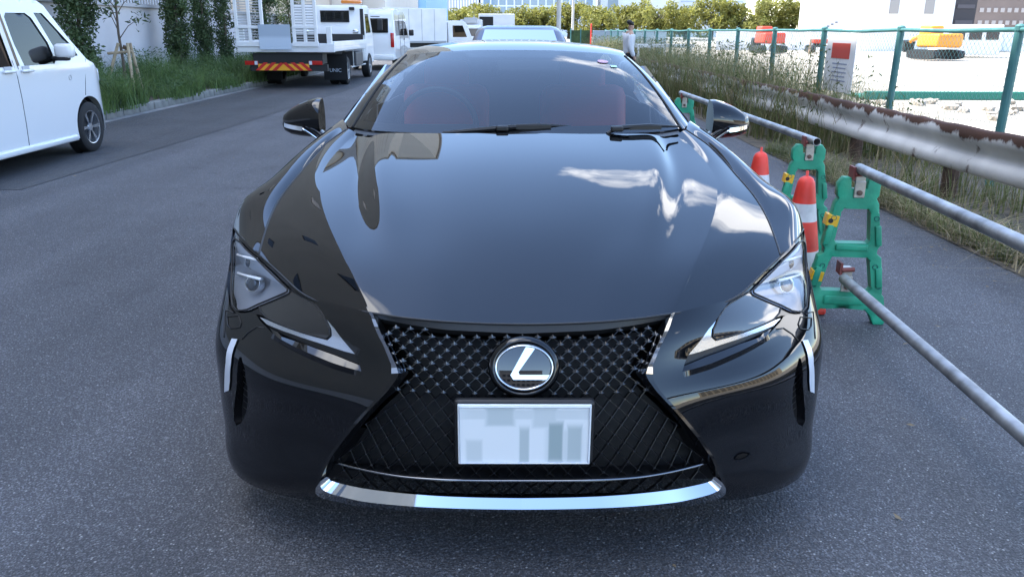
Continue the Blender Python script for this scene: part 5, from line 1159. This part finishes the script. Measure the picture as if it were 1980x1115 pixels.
# ================================================================ barricade stands, pipes, cones
GRN = mat('green_plastic', (.018, .29, .165), .5, 0, 0, noise=.28, nscale=9, bump=.15, bscale=70)
GALV = mat('galvanised_pipe', (.34, .345, .35), .48, .6, noise=.4, nscale=11, bump=.1, bscale=60); ZINC = mat('zinc_clamp', (.45, .42, .38), .4, .8, noise=.2, nscale=30); CLR = mat('clamp_red', (.20, .05, .04), .6)
TAPE = mat('yellow_tape', (.75, .42, .02), .4)
def stand(loc, rz, lab):
    t = thing('barricade_stand', lab, 'barricade stand', loc, rz, 'green pipe barricade stands')
    H = .735
    half = [(.0, H-.055), (.035, H-.055), (.04, H), (.075, H), (.098, H-.03), (.098, H-.085), (.088, H-.10), (.103, H-.125), (.108, H-.165), (.135, .40), (.126, .385), (.126, .365), (.150, .345), (.158, .30), (.176, .16), (.186, .15), (.212, .02), (.205, 0), (.155, 0), (.135, .045), (.105, .075), (.0, .082)]
    poly = half+[(-x, z) for x, z in half[::-1] if x > 0]
    up = [(-.055, .585), (.055, .585), (.068, .565), (.083, .43), (.072, .415), (-.072, .415), (-.083, .43), (-.068, .565)]
    lo = [(-.080, .345), (.080, .345), (.095, .33), (.122, .19), (.112, .172), (-.112, .172), (-.122, .19), (-.095, .33)]
    v, f = region(poly, [up, lo], .05); b = B(); th = .028
    b.add([(x, -th, z) for x, z in v], f); b.add([(x, th, z) for x, z in v], f)
    for lp in (poly, up, lo): q = [Vector((x, -th, z)) for x, z in lp]+[Vector((lp[0][0], -th, lp[0][1]))]; b.ribbon(q, [p+Vector((0, 2*th, 0)) for p in q])
    o = b.build('frame', GRN, t); bm = bmesh.new(); bm.from_mesh(o.data); bmesh.ops.remove_doubles(bm, verts=bm.verts[:], dist=.0005); bmesh.ops.recalc_face_normals(bm, faces=bm.faces[:])
    ed = [e for e in bm.edges if len(e.link_faces) == 2 and e.calc_face_angle(0) > 1.2]; bmesh.ops.bevel(bm, geom=ed, offset=.007, segments=2, affect='EDGES', profile=.5); bm.to_mesh(o.data); bm.free(); autosmooth(o, 35)
    for x, z in ((-.10, .54), (.10, .54), (-.118, .46), (.118, .46), (-.125, .30), (.125, .30), (-.155, .20), (.155, .20), (-.06, .128), (.06, .128)):
        b = B(); b.lathe([(.013, -.0005), (.0135, .003), (.011, .004), (.009, .002), (.0085, -.004), (.0005, -.004)], (x, -th, z), (0, -1, 0), 12); o = b.build('socket', mat('socket_green', (.008, .15, .11), .6), t, True)
    for sx_ in (-1, 1):      # raised ribs on the face
        b = B(); b.bbox((sx_*.118, -th-.003, .455), (.028, .012, .10), .004, Matrix.Rotation(sx_*-.16, 3, 'Y')); b.build('rib', GRN, t, True); b = B(); b.bbox((sx_*.148, -th-.003, .245), (.03, .012, .10), .004, Matrix.Rotation(sx_*-.16, 3, 'Y')); b.build('rib', GRN, t, True)
    b = B(); b.bbox((0, -th-.003, .395), (.15, .012, .03), .005); b.build('cross_rib', GRN, t, True); b = B(); b.bbox((0, -th-.003, .125), (.20, .012, .045), .006); b.build('cross_rib', GRN, t, True)
    for z, s in ((.525, .055), (.245, .05)):
        b = B(); xx = -.104 if z > .4 else -.142; b.bbox((xx, 0, z), (.056, 2*th+.006, s), .003, Matrix.Rotation(.16, 3, 'Y')); ta = b.build('reflective_tape', TAPE, t)
        b = B(); b.lathe([(.012, 0), (.012, .002), (.0005, .002)], (xx-.01, -th-.003, z), (0, -1, 0), 12); b.build('tape_mark', BLK, ta)
    for z, x in ((H-.055, 0), (.21, .0)):
        b = B(); b.bbox((x, -th-.002, z), (.05, .012, .08), .003); b.bbox((x, 0, z+.055), (.05, .05, .05), .006); c_ = b.build('clamp', ZINC, t)
        b = B(); b.lathe([(.013, 0), (.013, .008), (.0005, .009)], (x, -th-.008, z-.015), (0, -1, 0), 8); b.build('bolt', mat('bolt_brown', (.15, .10, .08), .5, .7), c_)
        b = B(); b.tube([(x-.03, -.03, z+.07), (x+.028, -.03, z+.075)], .012, 6); b.box((x-.034, 0, z+.075), (.012, .07, .06)); b.build('clamp_jaw', CLR, c_)
    return t
P1 = atY(1661, 330, 2.0); P2 = atY(1563, 293, 3.15); P3 = atY(1322, 186, 6.7)
stand((P1.x+.005, 2.0, 0), R(-6), 'nearest green plastic barricade stand beside the black coupe'); stand((P2.x, 3.15, 0), R(-6), 'middle green barricade stand behind the striped cones'); stand((P3.x+.01, 6.7, 0), R(-6), 'farthest green barricade stand beside the coupe door mirror')
def pipe(a, b_, lab):
    a, b_ = Vector(a), Vector(b_); q = B(); d = (b_-a).normalized(); q.tube([a, b_], .0245, 18, False); q.tube([b_, a], .0205, 18, False); n_ = 18
    for e, k in ((a, 0), (b_, 1)):
        u = d.orthogonal().normalized(); v = d.cross(u); V = [e+(u*math.cos(2*math.pi*i/n_)+v*math.sin(2*math.pi*i/n_))*r_ for r_ in (.0245, .0205) for i in range(n_)]
        q.add(V, [(i, (i+1) % n_, n_+(i+1) % n_, n_+i) for i in range(n_)])
    o = q.build('scaffold_pipe', GALV, None, True, False); autosmooth(o, 50); return tag(o, lab, 'pipe', 'scaffold pipes of the barricade')
zt = .775
e1 = atZ(1980, 472, zt); s1 = Vector((P1.x-.005, 1.94, zt)); d_ = (e1-s1).normalized(); pipe(s1-d_*.06, s1+d_*3.2, 'upper galvanised pipe running from the nearest stand out of frame right')
zl = .262; s2 = atZ(1634, 541, zl); e2 = atZ(1980, 842, zl); d_ = (e2-s2).normalized(); pipe(s2-d_*.02, s2+d_*3.2, 'lower galvanised pipe running from the nearest stand to bottom right')
s3 = Vector((P2.x, 3.08, zt-.01)); e3 = Vector((P3.x, 6.85, zt)); pipe(s3-(e3-s3).normalized()*.05, e3, 'galvanised pipe joining the middle and farthest stands behind the mirror')
REDC = mat('cone_red', (.80, .055, .035), .5, 0, 0, noise=.2, nscale=7); WHC = mat('cone_white', (.66, .66, .68), .45, noise=.2, nscale=14)
def cone(loc, lab):
    t = thing('traffic_cone', lab, 'traffic cone', loc, 0, 'striped traffic cones')
    def rad(z): return .145-(z-.03)/.62*(.145-.045)
    b = B(); b.bbox((0, 0, .02), (.27, .27, .04), .015); b.build('base', REDC, t)
    def seg(z0, z1, m_, nm, e=0.): b = B(); b.lathe([(rad(z0)+e, z0), (rad(z1)+e, z1)], (0, 0, 0), (0, 0, 1), 28); return b.build(nm, m_, t, True)
    seg(.03, .23, REDC, 'shell'); seg(.23, .325, WHC, 'white_band'); seg(.325, .475, REDC, 'shell'); seg(.475, .565, WHC, 'white_band')
    b = B(); b.lathe([(rad(.565), .565), (rad(.645), .645), (.042, .668), (.032, .688), (.015, .698), (.007, .70), (.007, .725), (.0005, .727)], (0, 0, 0), (0, 0, 1), 28); b.build('cap', REDC, t, True)
    return t
c1_ = atZ(1572, 340, .70); c2_ = atZ(1472, 293, .70)
cone((c1_.x-.03, c1_.y, 0), 'nearer red cone with white bands beside the coupe headlight'); cone((c2_.x, c2_.y, 0), 'farther red cone with white bands beside the coupe hood')
# ================================================================ person
pp = atY(1217, 60, 16.5); pr = thing('person', 'person with short dark hair and pale long-sleeved shirt walking by the fence', 'person', (pp.x, 16.5, 0), R(12))
def skin_body(name, V, E, rad, root, m_, parent, lv=2):
    me = bpy.data.meshes.new(name); me.from_pydata(V, E, []); o = link(bpy.data.objects.new(name, me), None)
    sk_ = o.modifiers.new('s', 'SKIN'); sk_.use_smooth_shade = True
    for i, r_ in enumerate(rad): me.skin_vertices[0].data[i].radius = r_ if isinstance(r_, tuple) else (r_, r_); me.skin_vertices[0].data[i].use_root = (i == root)
    sb = o.modifiers.new('d', 'SUBSURF'); sb.levels = lv; sb.render_levels = lv
    dg = bpy.context.evaluated_depsgraph_get(); m2 = bpy.data.meshes.new_from_object(o.evaluated_get(dg)); bpy.data.objects.remove(o)
    m2.materials.clear(); m2.materials.append(m_); m2.polygons.foreach_set('use_smooth', [True]*len(m2.polygons)); return link(bpy.data.objects.new(name, m2), parent)
SKIN = mat('skin', (.42, .26, .19), .5); SHIRT = mat('pale_shirt', (.60, .62, .66), .8, noise=.1, nscale=6); TROU = mat('dark_trousers', (.02, .02, .025), .8)
BV = [(0, 0, .86), (0, 0, 1.02), (0, 0, 1.20), (.01, 0, 1.33), (.02, 0, 1.40), (.035, 0, 1.46), (.045, 0, 1.535),
      (0, -.17, 1.32), (-.05, -.21, 1.08), (.05, -.22, .86), (.09, -.22, .79), (0, .17, 1.32), (.03, .21, 1.08), (.12, .20, .88), (.16, .2, .81),
      (0, -.09, .82), (.06, -.09, .45), (-.06, -.09, .08), (.07, -.09, .03), (0, .09, .82), (.12, .09, .46), (.16, .09, .08), (.27, .09, .04)]
BE = [(0, 1), (1, 2), (2, 3), (3, 4), (4, 5), (5, 6), (3, 7), (7, 8), (8, 9), (9, 10), (3, 11), (11, 12), (12, 13), (13, 14), (0, 15), (15, 16), (16, 17), (17, 18), (0, 19), (19, 20), (20, 21), (21, 22)]
BR = [(.11, .14), (.10, .13), (.11, .16), (.09, .12), .05, .055, .085, .06, .045, .033, .035, .06, .045, .033, .035, .085, .06, .04, .04, .085, .06, .04, .04]
skin_body('body', BV, BE, BR, 0, SKIN, pr)
SV = BV[:4]+[BV[7], BV[8], BV[9], BV[11], BV[12], BV[13]]; skin_body('shirt', [(x, y, z) for x, y, z in SV], [(0, 1), (1, 2), (2, 3), (3, 4), (4, 5), (5, 6), (3, 7), (7, 8), (8, 9)], [(.135, .165), (.125, .155), (.135, .185), (.11, .14), .08, .062, .05, .08, .062, .05], 0, SHIRT, pr)
TV = [BV[0], BV[15], BV[16], BV[17], BV[19], BV[20], BV[21]]; skin_body('trousers', TV, [(0, 1), (1, 2), (2, 3), (0, 4), (4, 5), (5, 6)], [(.125, .15), .105, .08, .065, .105, .08, .065], 0, TROU, pr)
skin_body('hair', [(.00, 0, 1.52), (.02, 0, 1.57), (.05, 0, 1.60)], [(0, 1), (1, 2)], [(.095, .09), (.105, .098), (.07, .07)], 0, mat('black_hair', (.012, .011, .012), .6), pr)
# ================================================================ things on and behind the fence
x1 = atX(1600, 100, 4.5); x2 = atX(1656, 100, 4.5)
sg_ = thing('site_notice', 'white notice board with red heading hung on the teal fence', 'sign', (4.49, (x1.y+x2.y)/2, .98), R(0)); ln_ = abs(x1.y-x2.y)
b = B(); b.bbox((0, 0, 0), (.012, ln_, .74), .004); b.build('board', mat('notice_white', (.80, .80, .80), .5), sg_)
b = B(); b.bbox((-.008, -.02, .17), (.006, ln_*.62, .20), .002); b.build('red_heading', mat('notice_red', (.60, .06, .04), .5), sg_)
for k in range(5): b = B(); b.box((-.0075, -.03, -.0-.055*k), (.004, ln_*.5*(1-.12*(k % 2)), .018)); b.build('text_line', mat('notice_text', (.30, .34, .45), .6), sg_)
gn = thing('green_net_fence', 'short green netting fence at the road end beside a red pole', 'fence', (atY(1104, 60, 33).x, 33, 0))
wd_ = atY(1142, 60, 33).x-atY(1104, 60, 33).x
b = B(); b.box((wd_/2, 0, .75), (wd_, .04, 1.35)); b.build('netting', leafmat('green_net', (.05, .10, .03), .3, .5, 5), gn)
for k in range(3): b = B(); b.tube([(wd_*k/2, 0, 0), (wd_*k/2, 0, 1.5)], .03, 8); b.build('post', TEAL, gn)
b = B(); b.tube([(0, 0, 0), (0, 0, 1.65)], .03, 10); b.lathe([(.034, 1.62), (.034, 1.66), (.001, 1.68)], (0, 0, 0), (0, 0, 1), 10); o = tag(b.build('red_pole', REDC), 'thin red pole at the road end', 'pole'); o.location = (atY(1143, 60, 32).x, 32, 0)
bf = thing('blue_panel_fence', 'grey-blue panel fence across the far end of the road', 'fence', (atY(1146, 60, 36).x, 36, 0))
for k in range(6): b = B(); b.bbox((.28+.56*k, 0, .72), (.53, .05, 1.4), .01); b.build('panel', mat('grey_blue_panel', (.30, .36, .42), .6), bf)
wf = thing('white_barrier', 'white framed low barrier next to the walking person', 'barrier', (atY(1236, 60, 22).x, 22, 0))
for z in (.35, 1.0): b = B(); b.bbox((.75, 0, z), (1.7, .05, .10), .01); b.build('rail', mat('barrier_white', (.75, .75, .75), .5), wf)
for k in range(3): b = B(); b.bbox((.0+.75*k, 0, .52), (.07, .06, 1.04), .01); b.build('post', MATS['barrier_white'], wf)
# ---- building site
ORG = mat('machine_red', (.60, .06, .025), .5, noise=.1, nscale=3); YEL = mat('machine_orange', (.75, .30, .03), .5)
def digger(loc, rz, m_, lab):
    t = thing('mini_excavator', lab, 'excavator', loc, rz)
    for sg in (1, -1):
        b = B(); b.prism(smooth_poly([(-1.0, .05), (1.0, .05), (1.15, .3), (1.0, .55), (-1.0, .55), (-1.15, .3)], 1), lambda u, v_, t_: Vector((u, t_, v_)), sg*.55, sg*.9); b.build('track', BLK, t)
    b = B(); b.bbox((-.2, 0, 1.0), (1.7, 1.5, .7), .12); b.build('house', m_, t, True)
    b = B(); b.bbox((.15, .3, 1.45), (.95, .8, .6), .10); c_ = b.build('cab', m_, t, True)
    b = B(); b.bbox((.15, -.11, 1.5), (.7, .03, .4), .02); b.bbox((.64, .3, 1.5), (.03, .6, .4), .02); b.build('cab_window', DARKGLASS, c_)
    b = B(); b.tube([(.6, -.2, 1.0), (1.3, -.2, 1.35), (2.2, -.2, 1.0)], [.15, .16, .10], 6); b.tube([(2.1, -.2, 1.1), (2.6, -.2, .8)], [.11, .08], 6); b.build('boom', m_, t)
    b = B(); b.prism([(2.4, .9), (2.8, 1.0), (2.9, .5), (2.5, .35)], lambda u, v_, t_: Vector((u, t_, v_)), -.5, .1); b.build('bucket', BLK, t)
    return t
def site(px, D): return (atY(px, 60, D).x, D, 0)
digger(site(1488, 54), R(95), ORG, 'red excavator on the bright site, left of the notice board')
digger(site(1592, 56), R(80), ORG, 'second red excavator just behind the notice board')
digger(site(1815, 42), R(100), YEL, 'orange excavator on the site at far right')
so_ = thing('site_cabin', 'white site cabin with dark windows behind the orange excavator', 'cabin', site(1868, 48), 0)
b = B(); b.bbox((0, 0, 1.0), (3.2, 2.2, 1.7), .04); b.build('cabin_wall', mat('cabin_white', (.75, .75, .74), .6), so_)
for k in range(3): b = B(); b.bbox((-1.0+k, -1.11, 1.25), (.75, .04, .5), .01); b.build('window', WINGL, so_)
hd_ = thing('white_hoarding', 'white panelled hoarding across the back of the building site', 'hoarding', (0, 64, 0)); x0 = atY(1400, 60, 64).x
for k in range(34): b = B(); b.bbox((x0+k*1.2, 0, .72), (1.17, .06, 1.4), .01); b.build('panel', mat('hoarding_white', (.78, .78, .78), .6), hd_)
wb = thing('white_signboard', 'large white board standing in front of the trees', 'signboard', site(1598, 52))
b = B(); b.bbox((0, 0, 1.9), (2.0, .12, 1.9), .02); b.build('board', MATS['hoarding_white'], wb)
for s in (-.9, .9): b = B(); b.bbox((s, .1, .9), (.12, .12, 1.8), .01); b.build('leg', mat('signboard_leg', (.35, .25, .18), .7), wb)
for k in range(3): b = B(); b.box((.35+.25*k-.3, -.07, 1.75+.12*k), (.16, .02, .10)); b.build('mark', mat('sign_mark', (.2, .2, .22), .6), wb)
gs = B(); gs.bbox((0, 0, .09), (6.5, .12, .18), .02); gs.bbox((0, .5, .05), (6.5, 1.0, .05), .01); o = tag(gs.build('green_sheet', mat('teal_sheet', (.01, .16, .115), .6)), 'long low teal sheet lying on the pale site ground', 'sheet'); q = atZ(1960, 185, .1); o.location = (q.x, q.y, 0)
random.seed(21)
RUB = mat('rubble', (.30, .27, .23), .9, noise=.3, nscale=5)
for k in range(26):
    px, py = random.uniform(1700, 1975), random.uniform(185, 235); q = atZ(px, py)
    bm = bmesh.new(); bmesh.ops.create_icosphere(bm, subdivisions=1, radius=random.uniform(.05, .17))
    for v in bm.verts: v.co *= random.uniform(.65, 1.2); v.co.z *= .55
    me = bpy.data.meshes.new('rubble_stone'); bm.to_mesh(me); bm.free(); me.materials.append(RUB); o = link(bpy.data.objects.new('rubble_stone', me)); o.location = (q.x, q.y, .04); tag(o, 'broken stone lying on the bright site ground behind the guard rail', 'stone', 'rubble stones behind the guard rail')

# ---- litter and grit along the road edges
random.seed(9)
pts = []
for _ in range(700):
    if random.random() < .45: pts.append((-6.30+abs(random.gauss(0, .5)), random.uniform(5, 24), .012))
    elif random.random() < .75: pts.append((3.05-abs(random.gauss(0, .45)), random.uniform(.2, 12), .009))
    else: pts.append((random.uniform(-6, 3), random.uniform(-.6, 12), .008))
b_ = B()
for p in pts:
    s_ = random.uniform(.006, .020); a = random.uniform(0, 6.28); V = [(p[0]+s_*math.cos(a+k*1.571)*(1 if k % 2 else .45), p[1]+s_*math.sin(a+k*1.571)*(1 if k % 2 else .45), p[2]+random.uniform(0, .006)) for k in range(4)]; b_.add(V, [(0, 1, 2, 3)])
tag(b_.build('leaf_litter', mat('litter_brown', (.20, .15, .09), .9), fix=False), 'small dry leaves and grit scattered along the road edges', 'leaf litter', kind='stuff')
# van seams
for sg in (1, -1):
    for yy in (1.55, 2.75): b = B(); b.tube([(sg*(VXf(yy, z, 0)+.001), yy, z) for z in (.45, .8, 1.1, 1.5, 1.95)], .008, 4); b.build('door_seam', MATS['seam_grey'], vn)
    b = B(); b.bbox((sg*(VXf(2.65, 1.08, 0)+.02), 2.62, 1.06), (.03, .16, .04), .01); b.build('door_handle', BLK, vn)
